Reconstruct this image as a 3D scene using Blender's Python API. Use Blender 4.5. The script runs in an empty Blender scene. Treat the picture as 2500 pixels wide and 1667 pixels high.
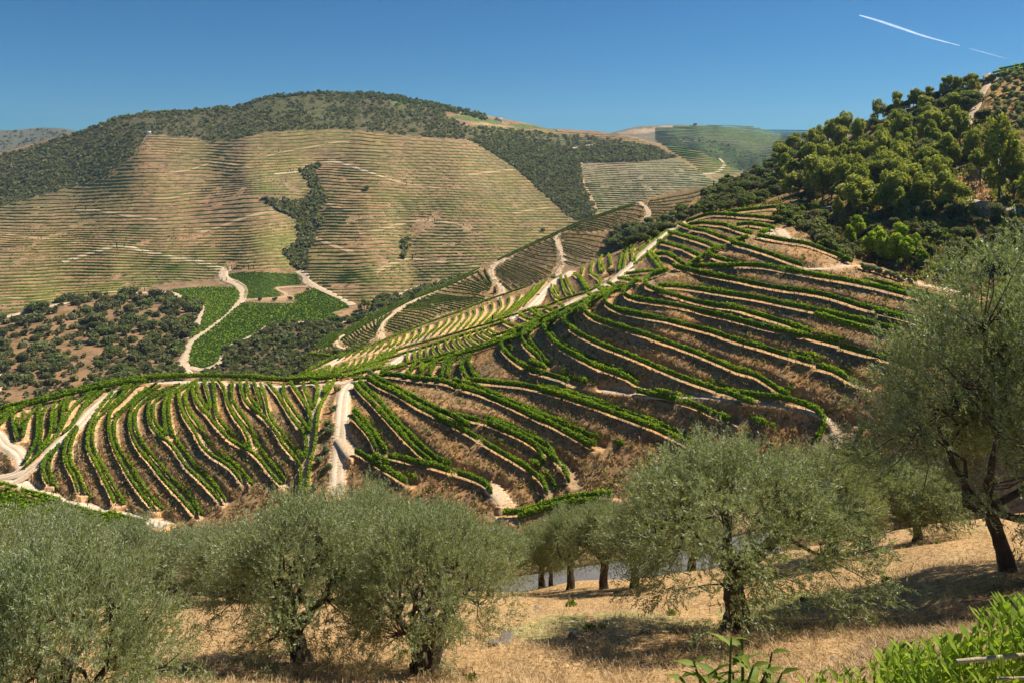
import bpy, math, random
import numpy as np
from mathutils.kdtree import KDTree
R_ = math.radians
rng = np.random.default_rng(7)
random.seed(7)
scene = bpy.context.scene
C = scene.collection

# ------------------------------------------------------------------ camera, sky, sun, exposure
cam_d = bpy.data.cameras.new('camera'); cam = bpy.data.objects.new('camera', cam_d); C.objects.link(cam)
cam_d.lens = 28.0; cam_d.sensor_width = 36.0; cam_d.shift_y = -0.1802
cam_d.clip_start = 0.1; cam_d.clip_end = 60000
cam.location = (0, 0, 0); cam.rotation_euler = (R_(90), 0, 0)
scene.camera = cam
SUN_EL, SUN_AZ = 51.0, 64.0          # azimuth measured from the view direction towards the right
w = bpy.data.worlds.new("World"); scene.world = w; w.use_nodes = True
nt = w.node_tree; nt.nodes.clear()
sky = nt.nodes.new('ShaderNodeTexSky'); sky.sky_type = 'NISHITA'; sky.sun_disc = False
sky.sun_elevation = R_(SUN_EL); sky.sun_rotation = R_(SUN_AZ); sky.altitude = 1500
sky.air_density = 1.0; sky.dust_density = 0.0; sky.ozone_density = 4.0
bg = nt.nodes.new('ShaderNodeBackground'); bg.inputs['Strength'].default_value = 0.052
wo = nt.nodes.new('ShaderNodeOutputWorld')
mx = nt.nodes.new('ShaderNodeMixRGB'); mx.blend_type = 'MULTIPLY'; mx.inputs[0].default_value = 1; mx.inputs[2].default_value = (.24, .72, 1.0, 1)
nt.links.new(sky.outputs[0], mx.inputs[1]); nt.links.new(mx.outputs[0], bg.inputs['Color']); nt.links.new(bg.outputs[0], wo.inputs['Surface'])
sun_d = bpy.data.lights.new('sun', 'SUN'); sun_d.energy = 5.0; sun_d.angle = R_(0.53); sun_d.color = (1.0, 0.93, 0.82)
sun = bpy.data.objects.new('sun', sun_d); C.objects.link(sun)
sdir = np.array([math.sin(R_(SUN_AZ))*math.cos(R_(SUN_EL)), math.cos(R_(SUN_AZ))*math.cos(R_(SUN_EL)), math.sin(R_(SUN_EL))])
from mathutils import Vector, Matrix
sun.rotation_euler = Vector(-sdir).to_track_quat('-Z', 'Y').to_euler()
scene.view_settings.view_transform = 'Standard'; scene.view_settings.look = 'None'
scene.view_settings.exposure = 0.56; scene.view_settings.gamma = 1.0
scene.render.engine = 'CYCLES'
scene.cycles.max_bounces = 6; scene.cycles.diffuse_bounces = 4; scene.cycles.transmission_bounces = 3
scene.cycles.volume_bounces = 0; scene.cycles.transparent_max_bounces = 6
scene.cycles.use_adaptive_sampling = True; scene.cycles.adaptive_threshold = 0.02

# ------------------------------------------------------------------ survey frame: bearings measured on the photograph
F, PX0, HY = 1944.0, 1250.0, 383.0

def ck(x0, y0, s, pts):                       # crop-local bearings -> common bearings
    return [(x0+s*a, y0+s*b) for a, b in pts]
c1 = lambda p: ck(700, 480, .2551, p)
c2 = lambda p: ck(1200, 400, .2551, p)
c3 = lambda p: ck(1600, 450, .2998, p)
c4 = lambda p: ck(700, 780, .2551, p)
c5 = lambda p: ck(1200, 700, .2551, p)
c6 = lambda p: ck(1600, 800, .2551, p)
c7 = lambda p: ck(0, 900, .2551, p)
c8 = lambda p: ck(350, 880, .2551, p)
cA = lambda p: ck(0, 200, .38265, p)
cB = lambda p: ck(800, 200, .38265, p)
cD = lambda p: ck(0, 620, .38265, p)
cE = lambda p: ck(1600, 100, .38265, p)

def hash2(ix, iy, seed):
    h = (ix*374761393 + iy*668265263 + seed*974634777) & 0xffffffff
    h = ((h ^ (h >> 13))*1274126177) & 0xffffffff
    return ((h ^ (h >> 16)) & 0xffff)/65535.0
def vnoise(x, y, scale, seed=0):
    x = np.asarray(x, float)/scale; y = np.asarray(y, float)/scale
    ix = np.floor(x).astype(np.int64); iy = np.floor(y).astype(np.int64)
    fx = x-ix; fy = y-iy; fx = fx*fx*(3-2*fx); fy = fy*fy*(3-2*fy)
    a = hash2(ix, iy, seed); b = hash2(ix+1, iy, seed); c = hash2(ix, iy+1, seed); d = hash2(ix+1, iy+1, seed)
    return (a*(1-fx)+b*fx)*(1-fy)+(c*(1-fx)+d*fx)*fy*1.0 - 0.5
def fbm(x, y, scale, seed=0, o=3):
    s = 0; a = 1.0
    for k in range(o):
        s = s+a*vnoise(x, y, scale/2**k, seed+k*17); a *= .5
    return s

def blur(g, sx, sy):
    def b1(g, s, ax):
        if s <= 0: return g
        r = int(3*s)+1; k = np.exp(-.5*(np.arange(-r, r+1)/s)**2); k /= k.sum()
        gp = np.concatenate([np.repeat(g.take([0], ax), r, ax), g, np.repeat(g.take([-1], ax), r, ax)], ax)
        return np.apply_along_axis(lambda v: np.convolve(v, k, 'valid'), ax, gp)
    return b1(b1(g, sx, 0), sy, 1)

class Slope:
    """a hillside: distance along every bearing, from surveyed curves (bearing, distance)"""
    GX, GY = 10.0, 8.0
    def __init__(s, name, xs, curves, ylo, yhi, amp=0.0, nscale=30, relief=None, sx=2.5, sy=1.6):
        s.name, s.amp, s.nscale = name, amp, nscale
        s.x0, s.x1, s.y0, s.y1 = xs[0]-60, xs[-1]+60, ylo, yhi
        s.gx = np.arange(s.x0, s.x1+s.GX, s.GX); s.gy = np.arange(ylo, yhi+s.GY, s.GY)
        Yk = np.array([np.interp(s.gx, c[0], c[1]) for c in curves]); Dk = np.array([np.interp(s.gx, c[2], c[3]) for c in curves])
        g = np.zeros((len(s.gx), len(s.gy)))
        for i in range(len(s.gx)):
            ys, iv = Yk[:, i], 1/Dk[:, i]
            v = np.interp(s.gy, ys, iv)
            lo = s.gy < ys[0]; v[lo] = iv[0]+(s.gy[lo]-ys[0])*(iv[1]-iv[0])/(ys[1]-ys[0])*0.6
            hi = s.gy > ys[-1]; v[hi] = iv[-1]+(s.gy[hi]-ys[-1])*(iv[-1]-iv[-2])/(ys[-1]-ys[-2])
            g[i] = np.maximum(v, iv[0]*0.3)
        g = blur(g, sx, sy)
        if relief:
            PX, PY = np.meshgrid(s.gx, s.gy, indexing='ij'); g = g*(1+relief(PX, PY))
        s.g = g; s.top = (s.gx, Yk[0]); s.bot = (s.gx, Yk[-1])
    def inv(s, px, py):
        fx = np.clip((px-s.gx[0])/s.GX, 0, len(s.gx)-1.001); fy = np.clip((py-s.gy[0])/s.GY, 0, len(s.gy)-1.001)
        i = fx.astype(int); j = fy.astype(int); fx = fx-i; fy = fy-j; g = s.g
        return (g[i, j]*(1-fx)+g[i+1, j]*fx)*(1-fy)+(g[i, j+1]*(1-fx)+g[i+1, j+1]*fx)*fy
    def pt(s, px, py):
        px = np.asarray(px, float); py = np.asarray(py, float)
        Y = 1/s.inv(px, py); X = (px-PX0)/F*Y; Z = (HY-py)/F*Y
        if s.amp: Z = Z+s.amp*fbm(X, Y, s.nscale, 3)
        return np.stack([X, Y, Z], -1)
    def height(s, x, y, py):
        px = PX0+F*x/y; py = np.array(py, float); t = 1/y
        for _ in range(6):
            a = s.inv(px, py); d = (s.inv(px, py+2)-s.inv(px, py-2))/4
            d = np.where(np.abs(d) < 1e-8, 1e-8, d)
            py = py-np.clip((a-t)/d, -15, 15)
        z = (HY-py)/F*y
        if s.amp: z = z+s.amp*fbm(x, y, s.nscale, 3)
        return z

def U(xs, ys): return (xs, ys)
def curve(xs, ys, xd=None, ds=None): return (xs, ys, xd if xd else xs, ds)

# front vineyard hill
FX = [-300,0,76,153,230,306,434,560,640,690,750,802,878,930,1032,1083,1200,1264,1340,1394,1442,1480,1519,1575,1634,1672,1730,1790,1900,1960,2030,2085,2200,2350,2500,2900]
FT = [1085,1010,990,972,952,941,930,928,930,928,903,882,854,831,798,780,739,709,682,660,642,624,609,579,560,543,528,515,503,518,585,630,672,712,752,860]
front = Slope('front', FX, [
    (FX, FT, [-300,0,434,640,700,802,930,1083,1264,1394,1519,1672,1900,2085,2200,2500,2900], [230,232,245,252,258,280,310,335,355,365,365,335,300,240,220,188,160]),
    ([-300,0,434,640,700,930,1083,1236,1328,1394,1445,1521,1570,1634,1700,1800,1900,2085,2500,2900], [1120,1060,950,946,943,907,874,829,795,763,740,715,693,665,622,602,598,680,850,950],
     [-300,0,434,700,930,1083,1236,1328,1445,1570,1634,1700,1900,2085,2500,2900], [212,218,238,243,240,237,233,231,227,225,229,243,238,212,162,140]),
    ([-300,0,434,700,1000,1300,1634,1900,2200,2500,2900], [1180,1110,1050,1030,1010,1000,980,960,960,980,1040], [-300,0,434,700,1000,1300,1634,1900,2200,2500,2900], [198,204,210,206,202,200,190,180,165,142,125]),
    ([-300,2900], [1420,1420], [-300,0,434,1000,1634,2085,2500,2900], [172,172,168,162,154,142,125,112])],
    470, 1500, amp=.5, nscale=14, sx=1.6, sy=1.6)
# middle ridge
MX = [650,759,828,868,930,1006,1083,1172,1240,1300,1353,1430,1557,1634,1731,1850]
middle = Slope('middle', MX, [
    (MX, [915,866,812,792,766,724,692,650,622,594,570,534,493,470,453,440], MX, [430,450,490,510,540,580,620,660,680,700,715,740,770,790,800,800]),
    (MX, [1010,950,920,905,880,850,830,795,770,745,725,690,640,600,580,560], MX, [400,425,450,460,480,500,530,560,580,600,610,640,680,700,720,730])],
    420, 1020, amp=.8, nscale=30)
# far hill, valley floor and the scrub slope
def v_relief(px, py):
    r = 0
    def ridge(x0, y0, x1, y1, amp, sig):
        t = np.clip(((px-x0)*(x1-x0)+(py-y0)*(y1-y0))/((x1-x0)**2+(y1-y0)**2), 0, 1)
        d = np.hypot(px-x0-t*(x1-x0), py-y0-t*(y1-y0)); return amp*np.exp(-.5*(d/sig)**2)
    for a in [(590,330,640,600,.020,42),(520,320,470,520,-.012,45),(300,380,260,640,.012,60),(770,400,715,680,-.022,34),(905,420,890,640,.020,48),(990,560,1010,680,-.012,22),
              (830,330,850,420,-.012,35),(1120,400,1180,620,.014,60),(1290,400,1400,540,-.014,40),(1560,360,1600,470,.012,50),(420,560,400,690,.008,50),
              (700,240,760,300,.012,60),(950,250,1000,300,.012,60),(560,270,500,320,-.01,50),(150,340,60,440,.012,60),(330,300,250,400,.01,40),(1230,300,1260,380,-.01,40)]:
        r = r+ridge(*a)
    return .85*r+.003*fbm(px, py*1.6, 70, 5)
VX = [-400,0,100,191,298,383,574,650,765,800,953,1087,1202,1297,1336,1450,1542,1600,1707,1772,1818,1900,2050]
VT = [460,373,345,322,284,272,262,236,225,224,232,258,285,305,315,319,333,350,368,402,425,445,465]
valley = Slope('valley', VX, [
    (VX, VT, [-400,0,400,800,1100,1300,1450,1600,1800,2050], [1800,1850,1950,2050,2150,2300,2350,2150,1800,1650]),
    ([-400,0,200,350,600,800,1000,1156,1250,1400,1600,1800,2050], [540,500,445,345,336,322,335,349,385,412,425,455,480], [-400,0,400,800,1200,1400,1600,1800,2050], [1480,1500,1590,1650,1740,1700,1600,1480,1400]),
    ([-400,2050], [570,570], [-400,800,1300,2050], [1180,1180,1230,1230]),
    ([-400,2050], [700,700], [-400,400,2050], [930,985,985]),
    ([-400,2050], [860,860], [-400,400,2050], [690,700,700]),
    ([-400,2050], [1150,1150], [-400,400,2050], [440,440,440])],
    215, 1200, amp=3, nscale=120, relief=v_relief)
far_right = Slope('far_right', [1380,1465,1540,1640,1750,1840,1900,1990,2060,2300], [
    ([1380,1465,1502,1560,1640,1700,1750,1830,1900,1940,1990,2060,2300], [350,331,322,309,305,306,308,320,333,332,322,314,300], [1380,2300], [3900,3900]),
    ([1380,1560,1640,1700,1900,2300], [400,345,342,345,365,370], [1380,2300], [3300,3200]),
    ([1380,2300], [500,500], [1380,2300], [2300,2100])], 290, 520, amp=6, nscale=200, relief=lambda a, b: .010*fbm(a, b*2, 60, 9), sx=1, sy=.7)
far_left = Slope('far_left', [-400,0,100,190,300], [
    ([-400,0,60,100,150,190,300], [330,319,316,312,314,322,355], [-400,300], [5000,4800]),
    ([-400,300], [540,540], [-400,300], [2600,2600])], 300, 560, amp=8, nscale=300, relief=lambda a, b: .012*fbm(a, b*2, 60, 12))
# wooded slope on the right
RX = [1640,1690,1770,1850,1925,2040,2136,2227,2308,2365,2423,2500,2700,3100]
wooded = Slope('wooded', RX, [
    (RX, [556,492,448,415,385,350,302,262,238,212,196,176,130,60], [1640,1770,1925,2136,2308,2500,3100], [640,600,550,500,465,425,380]),
    ([1640,1770,1948,2085,2200,2500,3100], [515,500,480,500,520,540,600], [1640,1770,1948,2085,2200,2500,3100], [430,400,365,300,270,235,200]),
    ([1640,1690,1770,1948,2000,2085,2200,2350,2500,3100], [560,550,545,560,610,668,712,752,792,960], [1640,1770,1948,2085,2200,2350,2500,3100], [345,330,285,236,214,198,184,150])],
    50, 980, amp=1.2, nscale=25)
# near olive slope
near = Slope('near', [-500,0,400,750,1050,1300,1550,1800,2100,2300,2500,3000], [
    ([-500,0,400,750,1050,1300,1550,1800,2100,2300,2500,3000], [1505,1485,1460,1450,1445,1438,1405,1372,1310,1275,1255,1230], [-500,3000], [38,36]),
    ([-500,3000], [1530,1530], [-500,0,400,1800,2100,2300,2500,3000], [23,22.5,20,18,16.5,15,14,12.5]),
    ([-500,3000], [1667,1667], [-500,0,400,1550,1800,2100,2300,2500,3000], [14,14,14,13.8,13.2,12,10.4,9,7.5]),
    ([-500,3000], [2100,2100], [-500,3000], [4.4,3.4]),
    ([-500,3000], [3300,3300], [-500,3000], [1.5,1.25])],
    1120, 3500, amp=.22, nscale=3.0, sx=2, sy=1.0)

# ------------------------------------------------------------------ materials
def new_mat(name):
    m = bpy.data.materials.new(name); m.use_nodes = True; m.node_tree.nodes.clear(); return m, m.node_tree
def N(nt, typ, **kw):
    n = nt.nodes.new(typ)
    for k, v in kw.items():
        setattr(n, k, v)
    return n
def L(nt, a, b): nt.links.new(a, b)
def noise(nt, vec, scale, detail=4, rough=.6):
    n = nt.nodes.new('ShaderNodeTexNoise'); n.inputs['Scale'].default_value = scale; n.inputs['Detail'].default_value = detail
    n.inputs['Roughness'].default_value = rough; L(nt, vec, n.inputs['Vector']); return n.outputs['Fac']
def mathn(nt, op, a, b, clamp=False):
    n = nt.nodes.new('ShaderNodeMath'); n.operation = op; n.use_clamp = clamp
    for i, v in enumerate((a, b)):
        if hasattr(v, 'links'): L(nt, v, n.inputs[i])
        else: n.inputs[i].default_value = v
    return n.outputs[0]
def ramp(nt, fac, stops):
    r = nt.nodes.new('ShaderNodeValToRGB'); e = r.color_ramp.elements
    while len(e) < len(stops): e.new(.5)
    for k, (p, c) in enumerate(stops):
        e[k].position = p; e[k].color = (*c, 1) if len(c) == 3 else c
    L(nt, fac, r.inputs[0]); return r.outputs[0]
def mix(nt, fac, a, b, mode='MIX'):
    n = nt.nodes.new('ShaderNodeMixRGB'); n.blend_type = mode
    for i, v in zip((0, 1, 2), (fac, a, b)):
        if hasattr(v, 'links'): L(nt, v, n.inputs[i])
        elif i == 0: n.inputs[0].default_value = v
        else: n.inputs[i].default_value = (*v, 1)
    return n.outputs[0]
def bump(nt, h, strength, dist):
    b = nt.nodes.new('ShaderNodeBump'); b.inputs['Strength'].default_value = strength; b.inputs['Distance'].default_value = dist
    L(nt, h, b.inputs['Height']); return b.outputs[0]
def finish(nt, col, rough=.9, normal=None, spec=.2):
    p = nt.nodes.new('ShaderNodeBsdfPrincipled'); o = nt.nodes.new('ShaderNodeOutputMaterial')
    if hasattr(col, 'links'): L(nt, col, p.inputs['Base Color'])
    else: p.inputs['Base Color'].default_value = (*col, 1)
    p.inputs['Roughness'].default_value = rough; p.inputs['Specular IOR Level'].default_value = spec
    if normal is not None: L(nt, normal, p.inputs['Normal'])
    L(nt, p.outputs[0], o.inputs[0]); return p

def terrain_mat(name, s1, s2, s3, dark, light, green, gamt, bstr=.6, bdist=.3):
    """tone attribute = what grows or lies there; noise gives patches, tufts and stones"""
    m, nt = new_mat(name); tc = nt.nodes.new('ShaderNodeTexCoord').outputs['Object']
    at = nt.nodes.new('ShaderNodeAttribute'); at.attribute_name = 'tone'
    n1 = noise(nt, tc, s1, 5); n2 = noise(nt, tc, s2, 5, .7); n3 = noise(nt, tc, s3, 3, .7)
    col = mix(nt, ramp(nt, n1, [(.35, (0,)*3), (.65, (1,)*3)]), at.outputs['Color'], mix(nt, 1.0, at.outputs['Color'], light, 'MULTIPLY'))
    col = mix(nt, ramp(nt, n2, [(.42, (1,)*3), (.56, (0,)*3)]), col, mix(nt, 1.0, col, dark, 'MULTIPLY'))
    gm = mathn(nt, 'MULTIPLY', ramp(nt, n3, [(.56, (0,)*3), (.68, (1,)*3)]), at.outputs['Alpha'])
    gm = mathn(nt, 'MULTIPLY', gm, gamt)
    col = mix(nt, gm, col, green)
    finish(nt, col, .95, bump(nt, n2, bstr, bdist), .1); return m

M = {}
M['front_ground'] = terrain_mat('terraced_ground', .11, 1.1, .5, (.55, .52, .5), (1.8, 1.4, 1.0), (.10, .12, .03), .7)
M['middle_ground'] = terrain_mat('ridge_ground', .03, .5, .2, (.6, .6, .6), (1.2, 1.1, .9), (.08, .10, .03), .5)
M['valley_ground'] = terrain_mat('hill_ground', .006, .07, .02, (.62, .62, .62), (1.18, 1.08, .95), (.09, .10, .04), .6, .8, 2)
M['near_ground'] = terrain_mat('straw_ground', .5, 7.0, 1.0, (.42, .38, .34), (1.18, 1.1, .98), (.12, .15, .05), .0, .9, .05)
def simple_ground(name, base, s1, s2, var=.5, rough=.95, b=.4, bd=.05):
    m, nt = new_mat(name); tc = nt.nodes.new('ShaderNodeTexCoord').outputs['Object']
    n1 = noise(nt, tc, s1, 5); n2 = noise(nt, tc, s2, 4, .7)
    f = mathn(nt, 'MULTIPLY', n1, n2); d = tuple(c*var for c in base)
    col = ramp(nt, f, [(.1, d), (.3, base), (.45, tuple(min(1, c*1.25) for c in base))])
    finish(nt, col, rough, bump(nt, n2, b, bd)); return m
M['road'] = simple_ground('pale_dirt', (.60, .45, .29), .25, 2.2, .68)
M['track'] = simple_ground('wheel_track', (.70, .57, .41), .4, 3.0, .75)
M['asphalt'] = simple_ground('grey_asphalt', (.17, .16, .15), .6, 25, .75, .8, .3, .01)
M['orange'] = simple_ground('orange_dirt', (.50, .33, .18), .25, 2.2, .7)
M['rock'] = simple_ground('slate_stone', (.30, .25, .19), 2, 14, .5, .85, .8, .02)
M['plaster'] = simple_ground('white_plaster', (.75, .73, .68), .5, 5, .85)
M['tile'] = simple_ground('clay_tile', (.38, .16, .09), 1, 9, .6)
M['glass'] = simple_ground('dark_window', (.03, .035, .04), 1, 5, .7, .2)
M['metal'] = simple_ground('galvanised_metal', (.55, .56, .58), 1, 5, .8, .4)
M['bark'] = simple_ground('olive_bark', (.13, .10, .075), 3, 22, .35, .95, 1.0, .04)
M['fbark'] = simple_ground('tree_bark', (.15, .12, .09), 1, 9, .5)
M['post'] = simple_ground('weathered_post', (.42, .34, .26), 1, 8, .6)
M['twig'] = simple_ground('dry_stalk', (.50, .40, .24), 3, 30, .7)

def leaf_mat(name, lo, mid, hi, trans=.35, rough=.55, spec=.3, back=None, vary=.25):
    m, nt = new_mat(name)
    at = nt.nodes.new('ShaderNodeAttribute'); at.attribute_name = 'tint'
    oi = nt.nodes.new('ShaderNodeObjectInfo')
    f = mathn(nt, 'ADD', at.outputs['Fac'], mathn(nt, 'MULTIPLY', mathn(nt, 'SUBTRACT', oi.outputs['Random'], .5), vary), True)
    col = ramp(nt, f, [(0, lo), (.5, mid), (1, hi)])
    if back:
        g = nt.nodes.new('ShaderNodeNewGeometry'); col = mix(nt, g.outputs['Backfacing'], col, mix(nt, .6, col, back))
    p = nt.nodes.new('ShaderNodeBsdfPrincipled'); L(nt, col, p.inputs['Base Color']); p.inputs['Roughness'].default_value = rough
    p.inputs['Specular IOR Level'].default_value = spec
    t = nt.nodes.new('ShaderNodeBsdfTranslucent'); L(nt, mix(nt, 1, col, (1.25, 1.25, .6), 'MULTIPLY'), t.inputs['Color'])
    ms = nt.nodes.new('ShaderNodeMixShader'); ms.inputs[0].default_value = trans
    L(nt, p.outputs[0], ms.inputs[1]); L(nt, t.outputs[0], ms.inputs[2])
    o = nt.nodes.new('ShaderNodeOutputMaterial'); L(nt, ms.outputs[0], o.inputs[0]); return m
M['vine'] = leaf_mat('vine_leaves', (.06, .12, .01), (.20, .32, .02), (.44, .52, .04), .45, .6, .15, vary=.14)
M['vine_far'] = leaf_mat('vine_leaves_far', (.06, .10, .015), (.13, .20, .025), (.26, .32, .05), .3, .7, .1, vary=.15)
M['olive'] = leaf_mat('olive_leaves', (.08, .105, .03), (.235, .275, .10), (.46, .49, .25), .34, .48, .35, back=(.40, .43, .30), vary=.14)
M['eucalypt'] = leaf_mat('eucalyptus_leaves', (.11, .14, .03), (.29, .32, .065), (.50, .50, .12), .45, .55, .25)
M['pine'] = leaf_mat('dark_tree_leaves', (.07, .095, .03), (.17, .21, .065), (.30, .34, .11), .4, .6, .2)
M['bright'] = leaf_mat('bright_leaves', (.09, .16, .02), (.27, .38, .03), (.5, .55, .06), .45, .55, .2)
M['scrub'] = leaf_mat('scrub_leaves', (.07, .08, .035), (.16, .17, .07), (.28, .28, .12), .38, .65, .2, vary=.4)
M['cypress'] = leaf_mat('cypress_leaves', (.01, .02, .01), (.025, .045, .02), (.05, .08, .03), .15, .6, .2)
M['weed'] = leaf_mat('weed_leaves', (.06, .10, .02), (.16, .22, .03), (.30, .34, .06), .4, .6, .2)
M['straw'] = leaf_mat('straw_blades', (.22, .14, .065), (.50, .34, .17), (.74, .56, .33), .25, .7, .2)
M['rust'] = leaf_mat('dry_brush', (.12, .08, .045), (.26, .17, .085), (.46, .32, .16), .25, .8, .1)
M['pale'] = leaf_mat('pale_petals', (.5, .5, .46), (.65, .65, .6), (.8, .8, .76), .3)

# ------------------------------------------------------------------ mesh helpers
def mesh_np(name, V, faces, mat, tint=None, tone=None, smooth=False, mats=None, midx=None):
    V = np.asarray(V, np.float32); faces = np.asarray(faces, np.int32); k = faces.shape[1]
    me = bpy.data.meshes.new(name)
    me.vertices.add(len(V)); me.vertices.foreach_set('co', V.ravel())
    me.loops.add(faces.size); me.loops.foreach_set('vertex_index', faces.ravel())
    me.polygons.add(len(faces)); me.polygons.foreach_set('loop_start', np.arange(0, faces.size, k, dtype=np.int32))
    me.polygons.foreach_set('loop_total', np.full(len(faces), k, np.int32))
    if smooth: me.polygons.foreach_set('use_smooth', np.ones(len(faces), bool))
    for mm in (mats or [mat]): me.materials.append(mm)
    if midx is not None: me.polygons.foreach_set('material_index', np.asarray(midx, np.int32))
    if tint is not None:
        a = me.attributes.new('tint', 'FLOAT', 'FACE'); a.data.foreach_set('value', np.asarray(tint, np.float32))
    if tone is not None:
        a = me.attributes.new('tone', 'FLOAT_COLOR', 'POINT'); a.data.foreach_set('color', np.asarray(tone, np.float32).ravel())
    me.update(calc_edges=True); return me
def ob(name, me, parent=None, label=None, cat=None, group=None, kind=None, loc=None):
    o = bpy.data.objects.new(name, me); C.objects.link(o)
    if parent is not None: o.parent = parent
    if label: o['label'] = label
    if cat: o['category'] = cat
    if group: o['group'] = group
    if kind: o['kind'] = kind
    if loc is not None: o.location = loc
    return o

def rot_basis(n, r=rng):
    """n random orthonormal frames"""
    a = r.normal(size=(n, 3)); a /= np.linalg.norm(a, axis=1)[:, None]
    b = r.normal(size=(n, 3)); b -= (a*b).sum(1)[:, None]*a; b /= np.linalg.norm(b, axis=1)[:, None]
    return a, b
def quads(P, A, B, la, lb, rhomb=False):
    """leaf quads centred on P, half-axes A*la and B*lb"""
    A = A*np.asarray(la).reshape(-1, 1); B = B*np.asarray(lb).reshape(-1, 1)
    if rhomb: V = np.stack([P-A, P-B*.9+A*.1, P+A, P+B*.9+A*.1], 1)
    else: V = np.stack([P-A-B, P+A-B, P+A+B, P-A+B], 1)
    f = np.arange(len(P)*4).reshape(-1, 4); return V.reshape(-1, 3), f
def join(parts):
    Vs, Fs, n = [], [], 0
    for V, f in parts:
        Vs.append(V); Fs.append(f+n); n += len(V)
    return np.concatenate(Vs), np.concatenate(Fs)
def tube(pts, rad, k=6, gnarl=0, seed=0):
    pts = np.asarray(pts, float); rad = np.asarray(rad, float); n = len(pts)
    T = np.gradient(pts, axis=0); T /= np.linalg.norm(T, axis=1)[:, None]+1e-9
    up = np.array([.31, .17, .93]) if abs(T[:, 2]).mean() < .8 else np.array([1., .2, .1])
    A = np.cross(T, up); A /= np.linalg.norm(A, axis=1)[:, None]+1e-9; B = np.cross(T, A)
    th = np.linspace(0, 2*np.pi, k, endpoint=False); rs = np.ones((n, k))
    if gnarl:
        r = np.random.default_rng(seed); ph = r.uniform(0, 6, 3)
        z = np.arange(n)[:, None]/max(1, n-1)
        rs = 1+gnarl*(np.sin(3*th[None]+ph[0]+z*2)+.6*np.sin(5*th[None]+ph[1]-z*3)+.5*r.normal(size=(n, k)))
    V = pts[:, None]+(A[:, None]*np.cos(th)[None, :, None]+B[:, None]*np.sin(th)[None, :, None])*(rad[:, None]*rs)[..., None]
    i, j = np.meshgrid(np.arange(n-1), np.arange(k), indexing='ij'); j2 = (j+1) % k
    f = np.stack([i*k+j, i*k+j2, (i+1)*k+j2, (i+1)*k+j], -1).reshape(-1, 4)
    return V.reshape(-1, 3), f
def box(x0, x1, y0, y1, z0, z1):
    V = np.array([(x, y, z) for x in (x0, x1) for y in (y0, y1) for z in (z0, z1)], float)
    f = np.array([(0,1,3,2),(4,6,7,5),(0,4,5,1),(2,3,7,6),(0,2,6,4),(1,5,7,3)]); return V, f

# ------------------------------------------------------------------ lines on the ground
def smooth_line(p, step=4.0):
    p = np.asarray(p, float)
    if len(p) == 2: q = p
    else:
        P = np.vstack([2*p[0]-p[1], p, 2*p[-1]-p[-2]]); out = []
        for i in range(1, len(P)-2):
            t = np.linspace(0, 1, 8, endpoint=False)[:, None]; a, b, c, d = P[i-1], P[i], P[i+1], P[i+2]
            out.append(.5*((2*b)+(-a+c)*t+(2*a-5*b+4*c-d)*t*t+(-a+3*b-3*c+d)*t**3))
        q = np.vstack(out+[p[-1:]])
    return resample(q, step)
def resample(q, step):
    d = np.r_[0, np.cumsum(np.linalg.norm(np.diff(q, axis=0), axis=1))]
    n = max(2, int(d[-1]/step)+1); s = np.linspace(0, d[-1], n)
    return np.stack([np.interp(s, d, q[:, k]) for k in range(q.shape[1])], 1)
def normals2(P):
    T = np.gradient(P[:, :2], axis=0); T /= np.linalg.norm(T, axis=1)[:, None]+1e-9
    n = np.stack([T[:, 1], -T[:, 0]], 1)
    if (n @ np.array([-.5, -.85])).mean() < 0: n = -n
    return n
def on_ground(slope, pts, step_m, pxstep=4.0):
    q = smooth_line(pts, pxstep); P = slope.pt(q[:, 0], q[:, 1])
    return resample(P, step_m)
def loft(guides, n, jit=.12):
    """n curves spread between hand-measured guide curves"""
    m = 14; G = []
    for g in guides:
        s = smooth_line(g, 2.0); d = np.linspace(0, len(s)-1, m); G.append(np.stack([np.interp(d, np.arange(len(s)), s[:, k]) for k in (0, 1)], 1))
    mids = [g[m//2] for g in G]; d = np.r_[0, np.cumsum([np.linalg.norm(mids[i+1]-mids[i]) for i in range(len(G)-1)])]
    out = []
    for k in range(n):
        s = d[-1]*min(1, max(0, (k+(random.random()-.5)*jit*2)/(n-1))); i = min(len(G)-2, int(np.searchsorted(d, s, 'right')-1)); t = (s-d[i])/(d[i+1]-d[i])
        c = G[i]*(1-t)+G[i+1]*t
        a = random.random()*1.0; b = m-1-random.random()*1.0
        u = np.linspace(a, b, 10); out.append([tuple(np.array([np.interp(x, np.arange(m), c[:, 0]), np.interp(x, np.arange(m), c[:, 1])])) for x in u])
    return out
def inpoly(px, py, poly):
    px = np.asarray(px, float); py = np.asarray(py, float); r = np.zeros(px.shape, bool); n = len(poly)
    for i in range(n):
        x0, y0 = poly[i]; x1, y1 = poly[(i+1) % n]
        c = ((y0 > py) != (y1 > py)); xx = (x1-x0)*(py-y0)/((y1-y0) if y1 != y0 else 1e-9)+x0
        r ^= c & (px < xx)
    return r

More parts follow.
